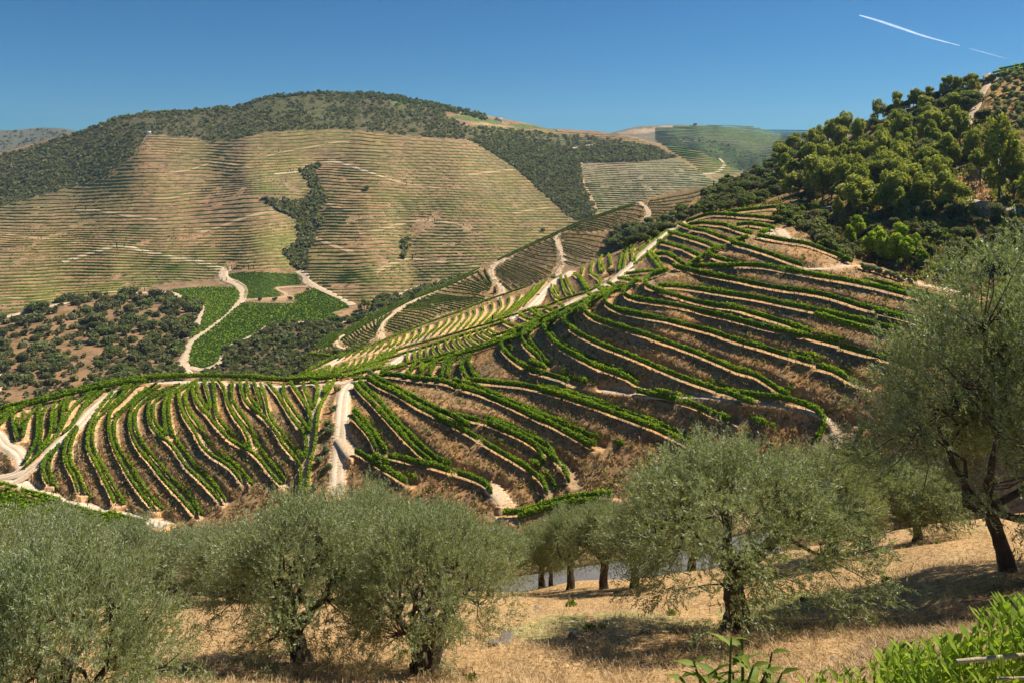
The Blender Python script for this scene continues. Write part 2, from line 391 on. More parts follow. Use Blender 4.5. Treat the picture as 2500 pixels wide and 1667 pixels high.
# ------------------------------------------------------------------ what stands where: vine rows of the front hill
LS, MS, RS, BS, TS = 'left spur', 'gully side', 'lower right slope', 'crest band', 'top of the slope'
RW = []          # (kind o = outer row that carries the terrace, i = inner row on the same terrace, s = lone row on the ground), area, line
def add(fn, area, kind, *lines):
    for l in lines: RW.append((kind, area, fn(l)))
add(c7, LS, 'o',
 [(490,815),(440,890),(410,980),(415,1060),(455,1135)],
 [(735,590),(680,640),(640,710),(615,820),(625,920),(665,1010),(710,1090),(750,1210)],
 [(1080,250),(980,370),(910,480),(860,590),(838,720),(845,800),(880,880),(940,990),(1000,1110),(1060,1230),(1090,1310)],
 [(1330,180),(1180,320),(1090,400),(1050,490),(1045,600),(1065,720),(1110,840),(1180,970),(1270,1120),(1360,1240),(1460,1350)],
 [(1540,190),(1400,270),(1290,370),(1245,480),(1245,590),(1270,700),(1340,820),(1440,930),(1540,1060),(1650,1180),(1760,1300),(1860,1420)],
 [(1720,170),(1560,240),(1460,300),(1425,380),(1425,500),(1460,600),(1540,680),(1640,760),(1720,870),(1800,980),(1900,1080),(2000,1180),(2100,1290)],
 [(1720,220),(1620,270),(1580,340),(1570,450),(1580,560),(1595,670)],
 [(1880,140),(1780,190),(1720,240),(1717,322),(1762,482),(1852,622),(1932,762),(2012,852),(2132,932),(2232,1012),(2312,1112)])
add(c7, LS, 'i',
 [(570,750),(505,850),(475,930),(470,1010),(500,1100),(545,1200)],
 [(745,600),(700,700),(675,790),(670,880),(700,970),(760,1060),(810,1180),(880,1280)],
 [(1260,190),(1100,350),(980,460),(920,540),(890,640),(890,740),(920,850),(970,940),(1040,1060),(1120,1210),(1200,1340)],
 [(1400,220),(1300,320),(1180,430),(1110,520),(1095,600),(1115,730),(1180,860),(1260,970),(1340,1110),(1420,1220),(1520,1340),(1640,1420)],
 [(1620,200),(1450,280),(1340,380),(1295,480),(1300,600),(1350,720),(1430,830),(1540,950),(1640,1070),(1780,1210),(1870,1320),(1930,1430)],
 [(1650,230),(1540,290),(1480,350),(1465,450),(1490,560),(1560,640),(1600,670)],
 [(1740,200),(1660,260),(1620,350),(1620,470),(1640,620),(1700,730),(1780,830),(1860,940),(1960,1040),(2060,1150),(2160,1300)],
 [(1872,150),(1800,230),(1772,302),(1812,442),(1892,562),(1992,712),(2092,822),(2222,932),(2332,1032),(2412,1142)],
 [(1180,200),(1080,310),(1000,410)], [(1340,260),(1200,400),(1095,480)], [(1500,170),(1380,250)], [(1240,170),(1160,240)])
add(c7, 'far left nose', 'o',
 [(240,385),(150,430),(120,500),(140,590),(165,690)], [(390,380),(300,460),(250,560),(220,680)],
 [(385,400),(365,500),(360,640),(350,700),(310,800),(240,920)], [(540,340),(500,420),(495,560),(490,620),(440,740),(400,800)],
 [(640,300),(610,400),(600,520),(560,600)], [(880,240),(720,380),(640,500),(560,640),(450,760),(330,880),(240,970)],
 [(1000,230),(880,330),(790,420),(700,560),(600,640)], [(130,430),(60,500),(0,560)])
add(c7, 'far left nose', 'i',
 [(290,400),(235,430),(210,520),(215,600)], [(160,500),(160,540),(185,600)], [(440,390),(405,480),(395,600),(385,720),(380,810)],
 [(600,340),(545,420),(525,500),(530,600)], [(700,290),(650,360),(640,430)], [(940,230),(850,310),(800,400)], [(80,430),(20,480),(0,500)])
add(c7, 'crest of the left spur', 's',
 [(-60,440),(0,415),(300,340),(600,270),(900,190),(1200,150),(1450,125),(1700,100)], [(-60,480),(0,460),(250,375),(560,300),(860,225),(1180,172),(1400,160)],
 [(-60,520),(0,500),(150,420)])
add(c8, 'crest hedge', 's', [(300,178),(600,178),(1000,192),(1300,212),(1700,207),(1900,182)], [(0,202),(200,180),(420,176)])
add(c8, MS, 'o',
 [(470,250),(480,350),(530,460),(620,560),(720,680),(830,790),(950,860),(1050,920),(1130,1000),(1210,1110),(1310,1220)],
 [(580,205),(600,300),(630,400),(640,490)],
 [(710,205),(770,300),(800,420),(860,550),(950,670),(1000,780),(1030,880)],
 [(920,215),(945,340),(990,440),(1080,510),(1180,600),(1270,720),(1340,840),(1420,930),(1490,1020),(1510,1120),(1500,1280)],
 [(1050,220),(1090,330),(1130,480)],
 [(1190,235),(1260,320),(1330,430),(1400,540),(1470,640),(1540,740),(1560,850),(1550,960)],
 [(1410,235),(1480,350),(1550,450),(1600,560),(1600,700)])
add(c8, MS, 'i',
 [(510,245),(520,340),(570,430),(630,500)], [(660,205),(680,330),(690,480),(720,590),(800,680),(900,770),(1010,860)],
 [(850,220),(850,390),(910,510),(1000,630),(1060,740),(1100,860),(1180,960),(1270,1070),(1360,1190)],
 [(990,220),(1000,340),(1050,430),(1120,510)],
 [(1120,250),(1160,370),(1200,530),(1260,640),(1340,740),(1420,840),(1500,930),(1540,970)],
 [(1340,245),(1350,360),(1420,480),(1500,580),(1560,660),(1590,720)], [(1530,235),(1550,330),(1590,420),(1620,490)])
add(c8, MS, 's', [(1600,235),(1660,260),(1665,350),(1640,460)],
 [(1830,215),(1760,350),(1700,450),(1670,560),(1660,700),(1640,840),(1610,960),(1590,1080),(1575,1200),(1560,1300)],
 [(1770,235),(1720,340)], [(1820,225),(1740,350)])
add(c4, RS, 'o',
 [(650,650),(720,730),(820,840),(930,960),(1050,1090),(1180,1230),(1290,1330),(1380,1400)],
 [(630,970),(700,1050),(790,1150),(860,1290)],
 [(655,1300),(800,1380),(900,1450),(1050,1540),(1150,1600)],
 [(970,1350),(1150,1380),(1350,1430),(1550,1490),(1750,1550),(1900,1620),(1960,1700)],
 [(770,590),(900,660),(1050,730),(1200,830),(1400,940),(1600,1050),(1800,1160),(2000,1280),(2200,1400),(2352,1500),(2460,1600),(2490,1700)],
 [(1500,920),(1650,970),(1900,1020),(2100,1090),(2300,1190),(2452,1290),(2570,1380),(2660,1480),(2700,1590)],
 [(900,550),(1100,570),(1300,600),(1500,630),(1700,700),(1900,760),(2100,840),(2352,950),(2560,1050),(2750,1140),(2952,1240)],
 [(1790,620),(1960,640),(2160,655),(2360,685),(2560,740),(2760,800),(2960,870),(3160,950),(3360,1020),(3560,1090),(3760,1190),(3900,1270)],
 [(1700,400),(1670,480),(1690,550),(1740,620)], [(1560,400),(1500,480),(1480,590)], [(1440,430),(1390,500),(1370,580)])
add(c4, RS, 'i',
 [(700,630),(790,720),(900,840),(1020,980),(1150,1110),(1290,1250),(1420,1360),(1570,1440)],
 [(640,910),(730,1000),(830,1120),(900,1220),(960,1310)], [(830,1340),(950,1400),(1080,1480),(1250,1580)],
 [(820,575),(1000,660),(1200,770),(1400,880),(1560,950),(1700,1030),(1900,1150),(2100,1260),(2300,1370),(2450,1480),(2560,1600),(2580,1700)],
 [(1900,980),(2100,1035),(2352,1140),(2600,1290),(2750,1420)],
 [(1600,620),(1800,680),(2000,760),(2100,800)], [(2200,835),(2352,895),(2540,990),(2740,1060),(2960,1150),(3010,1180)],
 [(2450,680),(2610,725),(2810,785),(3010,850),(3210,920),(3410,990),(3610,1060),(3810,1150),(3940,1230)],
 [(1800,330),(1740,420),(1750,500),(1820,600)], [(1640,370),(1560,480),(1540,600)], [(1300,460),(1280,580)], [(1220,480),(1160,560)])
add(c5, RS, 'o',
 [(230,470),(150,510),(100,570),(110,650),(220,745),(320,805),(450,855),(560,885),(650,910),(730,950)],
 [(430,360),(350,430),(290,490),(300,570),(370,650),(450,710),(480,770)],
 [(640,290),(560,345),(500,400),(540,500),(650,600),(820,700),(1000,800),(1150,850),(1280,900),(1400,970)],
 [(850,200),(760,250),(695,310),(710,380),(830,480),(1000,570),(1200,650),(1400,730),(1600,820),(1800,900),(2000,970),(2150,1020)],
 [(1050,120),(960,155),(893,215),(905,280),(1000,340),(1200,410),(1400,470),(1600,550),(1800,620),(2000,690),(2200,770),(2352,840),(2520,885),(2660,970),(2770,1050),(2850,1080)],
 [(1240,30),(1150,80),(1085,150),(1110,210),(1250,270),(1450,320),(1650,360),(1850,410),(2050,460),(2352,555),(2570,610),(2770,680),(2970,740),(3070,770)],
 [(1400,-40),(1340,10),(1262,75),(1300,130),(1450,170),(1650,200),(1850,240),(2100,300),(2352,360),(2670,430),(2870,480),(3070,530),(3320,590)],
 [(1690,-120),(1530,-75),(1470,-20),(1500,34),(1650,94),(1900,164),(2100,204),(2352,250),(2570,310),(2770,370),(2950,440)],
 [(1600,30),(1800,32),(2100,72),(2352,115),(2650,160),(3000,240),(3300,300),(3600,380),(3900,470)],
 [(0,1090),(150,1150),(350,1250),(550,1340),(750,1450),(950,1570)], [(0,1350),(200,1440),(400,1550),(470,1640),(500,1720)],
 [(0,950),(200,965),(400,995),(600,1050),(800,1110),(1000,1180),(1200,1260),(1400,1330),(1600,1400),(1800,1500),(1930,1570)])
add(c5, RS, 'i',
 [(300,440),(200,490),(158,560),(200,650),(330,740),(470,790),(530,840)],
 [(500,340),(420,410),(352,490),(370,570),(450,660),(540,770),(640,850),(760,910),(900,950)],
 [(700,280),(620,340),(552,410),(570,490),(700,600),(900,710),(1100,800),(1250,860),(1400,920),(1580,1000)],
 [(920,190),(830,250),(762,310),(790,380),(950,470),(1150,550),(1350,630),(1550,710),(1750,810),(1950,890),(2150,970),(2280,1010)],
 [(1120,80),(1040,130),(952,208),(970,270),(1100,330),(1300,400),(1500,460),(1700,540),(1900,610),(2100,670),(2352,760),(2520,810),(2660,880),(2740,950)],
 [(2870,660),(3070,720),(3270,780),(3470,880),(3600,940)],
 [(490,980),(650,1030),(850,1090),(1050,1150),(1250,1220),(1450,1290),(1650,1360),(1850,1450),(1980,1540)],
 [(0,1050),(130,1110),(300,1180),(450,1260),(650,1330),(850,1420),(1000,1490),(1250,1540)], [(0,1320),(200,1400),(400,1490),(560,1580),(600,1680)],
 [(2250,1050),(2380,1100),(2500,1150)])
add(c6, RS, 'o',
 [(580,640),(750,660),(1000,690),(1200,715),(1400,770),(1550,840),(1600,900),(1615,980),(1580,1060),(1540,1110)],
 [(1540,410),(1700,460),(1850,540),(1970,590)], [(1770,220),(2000,280),(2200,340),(2352,400)],
 [(-180,640),(0,680),(200,720),(400,790),(560,860),(720,920)], [(2000,960),(1950,1040),(1930,1110)])
add(c6, RS, 'i',
 [(1300,275),(1500,335),(1700,395),(1900,495),(2030,555)], [(1300,20),(1500,90),(1750,160),(1950,210),(2150,270),(2352,340)],
 [(1240,600),(1380,690)], [(0,640),(200,685),(450,765),(700,860),(900,915),(1150,1000)])
add(lambda p: ck(700, 1150, .3316, p), RS, 's', [(1590,335),(1740,325),(1850,295),(2000,250),(2250,215),(2400,200)], [(1700,365),(1850,330),(2050,285),(2300,250)])
add(c3, 'upper right slope', 'o',
 [(1950,1250),(2100,1325),(2335,1410),(2500,1480)],
 [(150,700),(400,750),(600,790),(800,835),(1000,870),(1200,900),(1400,940),(1600,1000),(1800,1060),(2000,1110),(2250,1180),(2400,1230)],
 [(270,690),(500,690),(800,690),(1000,710),(1200,745),(1500,805),(1800,870),(2050,940),(2335,1010)],
 [(430,590),(480,620),(600,655),(700,680)], [(620,510),(750,550),(900,590),(1050,640),(1200,690)],
 [(195,350),(300,385),(450,425),(600,485),(640,505)],
 [(280,350),(400,340),(550,360),(700,405),(850,450),(1000,480),(1200,510),(1300,540),(1450,600),(1600,670)],
 [(660,360),(750,350),(850,360),(970,385)], [(250,330),(400,280),(520,268),(700,280),(900,297),(1110,332)],
 [(560,260),(700,237),(850,225),(1000,215),(1160,250)], [(105,412),(250,455),(400,505),(520,555)],
 [(20,492),(150,525),(280,575),(400,625)], [(0,600),(80,595),(150,625),(220,675),(270,705)])
add(c3, 'upper right slope', 'i', [(430,580),(490,555),(560,545)], [(620,500),(680,480),(750,465)], [(840,430),(930,400)], [(410,600),(330,650),(275,690)],
 [(1300,1090),(1500,1150),(1700,1215),(1900,1275)], [(1700,810),(2000,885),(2335,975)], [(1800,1075),(2000,1125),(2250,1190)])
add(c4, BS, 's',
 [(0,605),(300,595),(500,580),(700,540),(900,500),(1200,440),(1500,370),(1800,290),(2100,200),(2352,130)],
 [(640,600),(900,570),(1050,540)],
 [(1140,540),(1250,450),(1500,395),(1750,320),(2000,245),(2352,150)],
 [(1280,520),(1400,440),(1600,380),(1800,325),(2080,240),(2300,180)],
 [(0,600),(300,580),(600,520),(850,440),(1150,340),(1500,240),(1900,110),(2100,50)],
 [(900,520),(1000,500),(1150,460)], [(20,588),(150,535),(300,458),(400,412),(560,345)], [(60,596),(200,550),(330,502),(420,465)], [(200,600),(350,560),(480,500),(560,450)], [(40,602),(180,575),(300,545),(380,515)])
add(c5, BS, 's', [(0,590),(200,520),(400,440),(600,330),(860,220),(1100,110),(1300,30),(1420,-40)],
 [(0,560),(250,450),(480,340),(720,230),(960,130),(1230,10)], [(0,500),(150,460),(400,370),(640,260),(900,160)])
add(c1, BS, 's', [(900,1550),(1200,1450),(1560,1345),(1900,1245),(2100,1185),(2352,1110)],
 [(230,1520),(480,1560)], [(470,1562),(700,1490),(960,1385),(1260,1262),(1520,1172),(1800,1062),(2040,972),(2290,882)])
add(c2, 'saddle by the fork', 's', [(660,1095),(680,1180),(710,1250),(745,1280)], [(705,1095),(740,1190),(790,1270)], [(790,1070),(860,1150),(905,1230)],
 [(835,1085),(890,1170),(925,1230)], [(940,1065),(1000,1105),(1040,1150),(1030,1190)], [(570,1185),(585,1270),(650,1330)], [(600,1190),(640,1270)],
 [(260,1480),(330,1430),(520,1395),(700,1325),(900,1260),(1040,1195)], [(270,1482),(420,1532)], [(380,1440),(480,1510)], [(420,1435),(490,1480)], [(510,1405),(620,1455)], [(640,1365),(700,1412)], [(90,1530),(250,1592)],
 [(860,1075),(880,990)], [(945,1055),(970,950)], [(1040,1055),(1030,960),(1060,895)], [(1075,1050),(1055,960)], [(1145,990),(1120,880)], [(1220,1050),(1250,880),(1310,800)], [(1260,1040),(1290,880),(1340,800)], [(1350,965),(1345,860),(1385,790)], [(1370,950),(1400,870),(1465,790)], [(1500,770),(1540,700)],
 [(1490,865),(1540,945),(1620,1045)], [(1520,865),(1580,935),(1645,1035)], [(1270,1085),(1450,1065),(1600,1055),(1690,1045)], [(1210,1125),(1330,1145),(1430,1155)], [(1110,1170),(1200,1205),(1290,1190)],
 [(1020,1225),(1110,1265)], [(1060,1215),(1120,1260)], [(920,1280),(990,1300)], [(1360,990),(1500,880),(1660,740),(1800,640)], [(1400,900),(1520,790),(1690,650)])
tier = [loft([c1(g) for g in [[(560,1530),(530,1550),(500,1570)],[(960,1390),(930,1440),(860,1490)],[(1260,1268),(1255,1335),(1180,1405)],[(1520,1180),(1510,1235),(1440,1290),(1380,1345)],
   [(1800,1070),(1820,1130),(1760,1220),(1690,1290)],[(2040,980),(2060,1070),(1960,1180),(1880,1240)],[(2250,915),(2250,970),(2160,1080),(2020,1190)],[(2360,870),(2310,946),(2160,1086),(2020,1216)],[(2500,806),(2380,946),(2290,1036)]]], 27),
        loft([c4(g) for g in [[(120,590),(90,598),(60,607)],[(400,480),(370,530),(330,570)],[(600,405),(570,470),(500,525)],[(830,345),(820,400),(740,465)],[(1100,275),(1050,325),(960,385)]]], 17),
        loft([c4(g) for g in [[(1160,335),(1150,380),(1170,445)],[(1370,265),(1350,320),(1400,395)],[(1580,185),(1550,235),(1610,315)],[(1790,125),(1760,175),(1850,245)],[(1960,75),(1930,115),(2050,175)]]], 14),
        loft([c4(g) for g in [[(520,565),(475,575),(430,592)],[(760,475),(640,540),(560,582)],[(980,410),(900,455),(840,505)]]], 9)]
for k, t in enumerate(tier):
    for l in t: RW.append(('t', ('upper crest terraces', 'middle crest terraces', 'crest terraces above the band', 'lower crest terraces')[k], l))

ROADS = [  # name words, line, width m, slope key, what the label says
 (front, c8([(2290,150),(2180,165),(2060,190),(1960,250),(1920,350),(1905,500),(1890,700),(1875,900),(1865,1050),(1855,1200),(1850,1290)]), 3.9, 'pale dirt road curving down between the left spur and the lower slope', 'main'),
 (front, c8([(80,215),(400,200),(600,215),(900,235),(1200,248),(1500,240),(1900,215),(2080,180)]), 2.6, 'pale dirt road along the top of the left spur', ''),
 (front, c7([(1180,200),(1060,245),(900,380),(780,520),(600,680),(450,820),(300,950),(150,1070),(60,1100)]), 4.2, 'pale dirt road running diagonally down the left spur', ''),
 (front, c7([(-80,580),(0,650),(60,720),(150,780),(205,850),(212,940),(140,1010),(0,1050),(-80,1060)]), 4.0, 'pale dirt road hooking round the left edge below the nose', ''),
 (front, c7([(-80,1050),(0,1065),(150,1085),(260,1140),(450,1220),(600,1280),(800,1320),(1100,1390),(1400,1440),(1600,1500)]), 3.6, 'pale dirt road along the foot of the left spur', ''),
 (front, c8([(1720,260),(1690,370),(1640,520),(1610,680),(1590,850),(1555,1000),(1530,1150),(1520,1330)]), 1.8, 'narrow tan path down the gully between the vine terraces', ''),
 (front, c8([(1550,1000),(1500,985)]), 1.6, 'short tan spur of path at the end of a terrace', ''),
 (front, c2([(1870,555),(1780,605),(1700,660),(1560,790),(1450,885),(1350,985),(1250,1075),(1180,1130),(1000,1225),(850,1295),(760,1350),(690,1410)]), 5.0, 'pale dirt road climbing straight to the top of the saddle', ''),
 (front, c2([(1240,1080),(1150,1085),(1090,1110)]), 2.6, 'short tan side track by the round bush at the fork', ''),
 (front, c2([(780,1030),(700,1080),(620,1120),(540,1200),(460,1290),(380,1370),(280,1430),(220,1500)]), 4.4, 'pale dirt road winding down the crest terraces', ''),
 (front, c4([(1270,275),(1180,315),(1100,370),(1020,430),(970,475)]), 4.6, 'short pale stretch of dirt road between crest terraces', ''),
 (front, c4([(560,350),(480,395),(380,445),(320,470)]), 3.0, 'short pale stretch of road on the outer crest', ''),
 (front, c4([(870,545),(950,530),(1130,500),(1210,490)]), 3.0, 'pale dirt track joining the bend from the crest band', ''),
 (front, c4([(530,1130),(600,1220),(660,1300)]), 4.0, 'tan lay-by flaring from the main dirt road', ''),
 (front, c4([(860,1290),(900,1340),(970,1350)]), 2.2, 'small tan ramp between two terraces', ''),
 (front, c6([(-500,600),(-100,640),(100,650),(400,656),(600,668),(900,708),(1200,745),(1500,800),(1640,870),(1720,950),(1750,1040),(1740,1120)]), 2.0, 'dirt track sweeping round the lower right terrace', ''),
 (front, c3([(880,455),(930,400),(990,365),(1020,385),(1060,430),(1150,455)]), 3.4, 'tan hairpin of track under the dark scrub', ''),
 (front, c3([(1200,690),(1450,685),(1600,672),(1700,690),(1850,725),(2000,765),(2150,810),(2335,850),(2500,900)]), 3.0, 'tan track along the foot of the wooded slope', ''),
 (front, c4([(1960,1600),(2040,1680),(2100,1760)]), 3.6, 'tan patch of track below the lowest terrace', ''),
 (middle, c1([(520,1320),(480,1345),(465,1385),(500,1430),(590,1460),(680,1475)]), 5.0, 'pale hairpin at the tip of the middle ridge', ''),
 (middle, c1([(1340,968),(1250,980),(1180,1010),(1050,1090),(950,1160),(890,1230),(895,1300),(915,1385)]), 4.6, 'tan track down the middle ridge, lowest of four', ''),
 (middle, c1([(2090,595),(1990,650),(1950,710),(1985,790),(2035,850),(2065,915),(2020,940),(2040,980)]), 4.6, 'tan track down the middle ridge by the two cypresses', ''),
 (middle, c2([(640,660),(610,690),(640,780),(680,880),(680,950),(640,1020),(630,1085)]), 5.0, 'tan track down the middle ridge right of the cypresses', ''),
 (middle, c2([(1415,368),(1480,430),(1500,490),(1460,530),(1515,590)]), 5.0, 'tan track down the middle ridge, highest of four', ''),
 (valley, cA([(0,1370),(200,1385),(400,1398),(500,1390)]), 4.5, 'thin pale track on the far hill above the scrub', ''),
 (valley, cA([(0,1510),(200,1460),(450,1405),(560,1385),(700,1340),(950,1345),(1100,1340)]), 5.0, 'pale track along the upper edge of the valley scrub', ''),
 (valley, cA([(0,965),(150,990),(350,1005),(500,1035)]), 4.5, 'orange track on the left of the far hill', ''),
 (valley, cA([(400,1150),(560,1100),(700,1060),(790,1052),(900,1075),(1100,1120),(1250,1150),(1380,1190),(1430,1205)]), 6.5, 'pale track from the cypress pair down to the green fields', ''),
 (valley, cA([(1480,1195),(1430,1205),(1420,1230),(1440,1260),(1500,1280),(1540,1310),(1545,1350),(1520,1400),(1440,1490),(1350,1570)])+cD([(1240,560),(1215,600),(1195,660),(1160,710),(1160,740),(1195,790)]), 8.5, 'broad pale track curving down between the green fields', ''),
 (valley, cD([(1000,245),(1100,250),(1200,290),(1290,320),(1310,350),(1270,440),(1270,480),(1190,545)]), 6.0, 'tan track round the left edge of the green field', ''),
 (valley, cD([(1200,720),(1290,735),(1380,710),(1410,680),(1400,640),(1430,600),(1580,545),(1650,510),(1730,455),(1850,440),(2000,440),(2200,435),(2230,415)]), 5.0, 'tan track round the lower edge of the green field', ''),
 (valley, cA([(1900,1210),(1950,1240),(1960,1275),(2100,1340),(2180,1390),(2250,1425)]), 6.5, 'pale track along the right edge of the green fields', ''),
 (valley, cA([(1540,1390),(1640,1380),(1800,1365),(1820,1345),(1760,1310),(1950,1300),(1960,1275)]), 4.0, 'pale zigzag track across the green fields', ''),
 (valley, cA([(1540,1410),(1700,1425),(1850,1410),(1890,1395),(1840,1355)]), 4.0, 'pale track under the bare bank in the green fields', ''),
 (valley, cA([(1280,965),(1400,930),(1500,890),(1650,840),(1780,810)]), 5.0, 'orange track slanting up to the gully', ''),
 (valley, cA([(480,822),(600,825),(750,850),(1000,885)]), 4.5, 'orange track beside the highest left cypress pair', ''),
 (valley, cA([(850,760),(1050,750),(1200,715),(1290,700)]), 3.5, 'thin track across the middle of the far hill', ''),
 (valley, cA([(1050,590),(1200,570),(1340,525),(1430,518),(1600,545)]), 3.5, 'thin track high on the far hill', ''),
 (valley, cA([(1660,480),(1800,450),(1950,420),(2150,385),(2230,390)]), 3.5, 'thin track across the upper terraces', ''),
 (valley, cA([(1750,590),(1900,575),(1960,545),(2110,512),(2230,540),(2340,575),(2440,610),(2500,625)]), 5.0, 'pale track crossing above the gully', ''),
 (valley, cA([(2080,785),(2200,815),(2280,830)]), 4.0, 'short pale track right of the gully', ''),
 (valley, cA([(2010,1000),(2130,1050),(2250,1085)]), 4.5, 'short pale track right of the lower gully', ''),
 (valley, cB([(200,970),(330,940),(500,900),(640,888),(700,890),(860,915)]), 4.5, 'orange track by the cypress pair on the right of the far hill', ''),
 (valley, cB([(300,1215),(400,1165),(480,1135),(540,1128)]), 5.0, 'orange track up to the lone cypress', ''),
 (valley, cB([(540,1130),(700,1150),(870,1170),(970,1185)]), 4.0, 'orange track right of the lone cypress', ''),
 (valley, cB([(390,625),(500,652),(600,665),(750,690)]), 4.0, 'thin track by the high cypress pair', ''),
 (valley, cB([(880,600),(1050,575),(1190,560)]), 4.0, 'orange track near the scrub edge', ''),
 (valley, cB([(1180,840),(1300,815),(1470,792)]), 4.0, 'tan track reaching the scrub edge', ''),
 (valley, cB([(340,1390),(460,1350),(520,1325),(620,1290)]), 5.0, 'pale track at the foot of the far hill', ''),
 (valley, cB([(1590,430),(1610,500),(1600,580),(1640,680),(1680,760),(1700,810)]), 7.0, 'bare orange firebreak between the scrub and the dull terraces', ''),
 (valley, cB([(1400,460),(1500,440),(1580,420),(1700,400)]), 5.0, 'track curving over the shoulder above the scrub', ''),
 (valley, cE([(280,850),(380,840),(440,795),(410,750)]), 5.0, 'pale track on the far spur', ''),
 (valley, cD([(-100,800),(0,770),(40,790),(20,820),(-60,870)]), 8.0, 'pale loop of road at the left edge of the valley', ''),
 (wooded, cE([(2112,225),(2125,270),(2095,320),(2070,370),(2040,440),(2010,490),(1990,530),(2010,560)]), 3.6, 'pale farm track climbing the wooded slope', ''),
 (wooded, cE([(1960,1030),(2050,1040),(2150,1070),(2352,1100)]), 3.0, 'bare track under the eucalyptus trees', ''),
]
# ---- green valley fields and other ground patches, per slope: polygon, tone (linear rgb), weed amount
G1 = cD([(1090,225),(1300,205),(1500,205),(1530,240),(1530,290),(1440,400),(1300,500),(1210,555),(1190,540),(1280,450),(1310,340),(1270,310),(1190,290),(1130,250)])
G2 = cD([(1450,130),(1600,115),(1900,130),(1930,190),(1760,210),(1800,260),(1550,290),(1560,220),(1490,170)])
G3 = cD([(1540,310),(1880,310),(1870,260),(1990,215),(2000,200),(2200,310),(2230,340),(2120,370),(2200,410),(2100,430),(1850,440),(1700,460),(1600,530),(1440,600),(1390,690),(1290,730),(1200,700),(1220,600),(1240,560),(1400,440),(1520,330)])
GUL = cA([(2050,530),(1910,570),(1960,640),(2000,740),(1900,770),(1660,750),(1750,810),(1900,880),(1900,1030),(1800,1090),(1880,1190),(1960,1210),(1960,1080),(2020,1000),(2000,960),(2080,880),(2010,860),(2080,760),(2050,680),(2000,590)])
SC_L = cA([(-300,905),(0,798),(400,690),(650,620),(860,460),(935,330),(1200,350),(1330,385),(1450,378),(1700,322),(2150,300),(2352,320)])+cB([(600,350),(930,380),(1180,540),(1300,640),(1460,790),(1590,890),(1720,850),(1690,760),(1640,690),(1600,600),(1600,470),(1700,400),(1900,380),(1500,340),(1250,310),(900,290),(750,230)])+[(1087,258),(953,232),(765,226),(650,238),(574,262),(383,275),(298,286),(191,325),(0,380),(-300,460)]
SC_R = cB([(1615,520),(1620,440),(1750,390),(1950,400),(2100,430),(2220,490),(2000,510),(1800,515)])
VAL_SCRUB = cD([(-900,500),(0,400),(200,360),(450,290),(650,260),(900,235),(1080,250),(1280,330),(1260,450),(1180,560),(1150,720),(1180,800),(1100,1000),(-900,1300)])
VAL_SCRUB2 = cD([(1310,740),(1420,680),(1420,620),(1600,550),(1740,460),(2100,440),(2250,400),(2352,330),(2500,260),(2700,230),(2900,180),(3100,300),(2700,560),(2200,800),(1700,900),(1250,850)])
TERR = cA([(-400,905),(0,800),(400,692),(650,624),(862,470),(940,336),(1200,352),(1330,388),(1450,380),(1700,330),(2150,306),(2352,322)])+cB([(600,362),(930,385),(1180,545),(1300,645),(1460,795),(1590,890),(1650,1400),(350,1400)])+cA([(2240,1420),(1960,1240),(1880,1200),(1440,1200),(1400,1255),(1100,1280),(900,1320),(450,1395),(0,1505),(-400,1600)])
TERR_R = cB([(1620,525),(1800,520),(2000,512),(2220,492),(2352,560),(2480,640),(2480,900),(1750,860),(1690,760),(1640,690)])
TERR_U = cB([(860,290),(1000,270),(1200,285),(1500,330),(1850,340),(2050,390),(1780,400),(1560,400),(1250,350),(1000,340)])
FARGREEN = [cB([(340,100),(650,130),(700,160),(420,145)]), cB([(750,225),(880,212),(1050,235),(1130,270),(900,250)]), cB([(1130,260),(1500,310),(1420,310),(1200,290)]), cE([(30,660),(130,670),(300,720),(220,760)])]
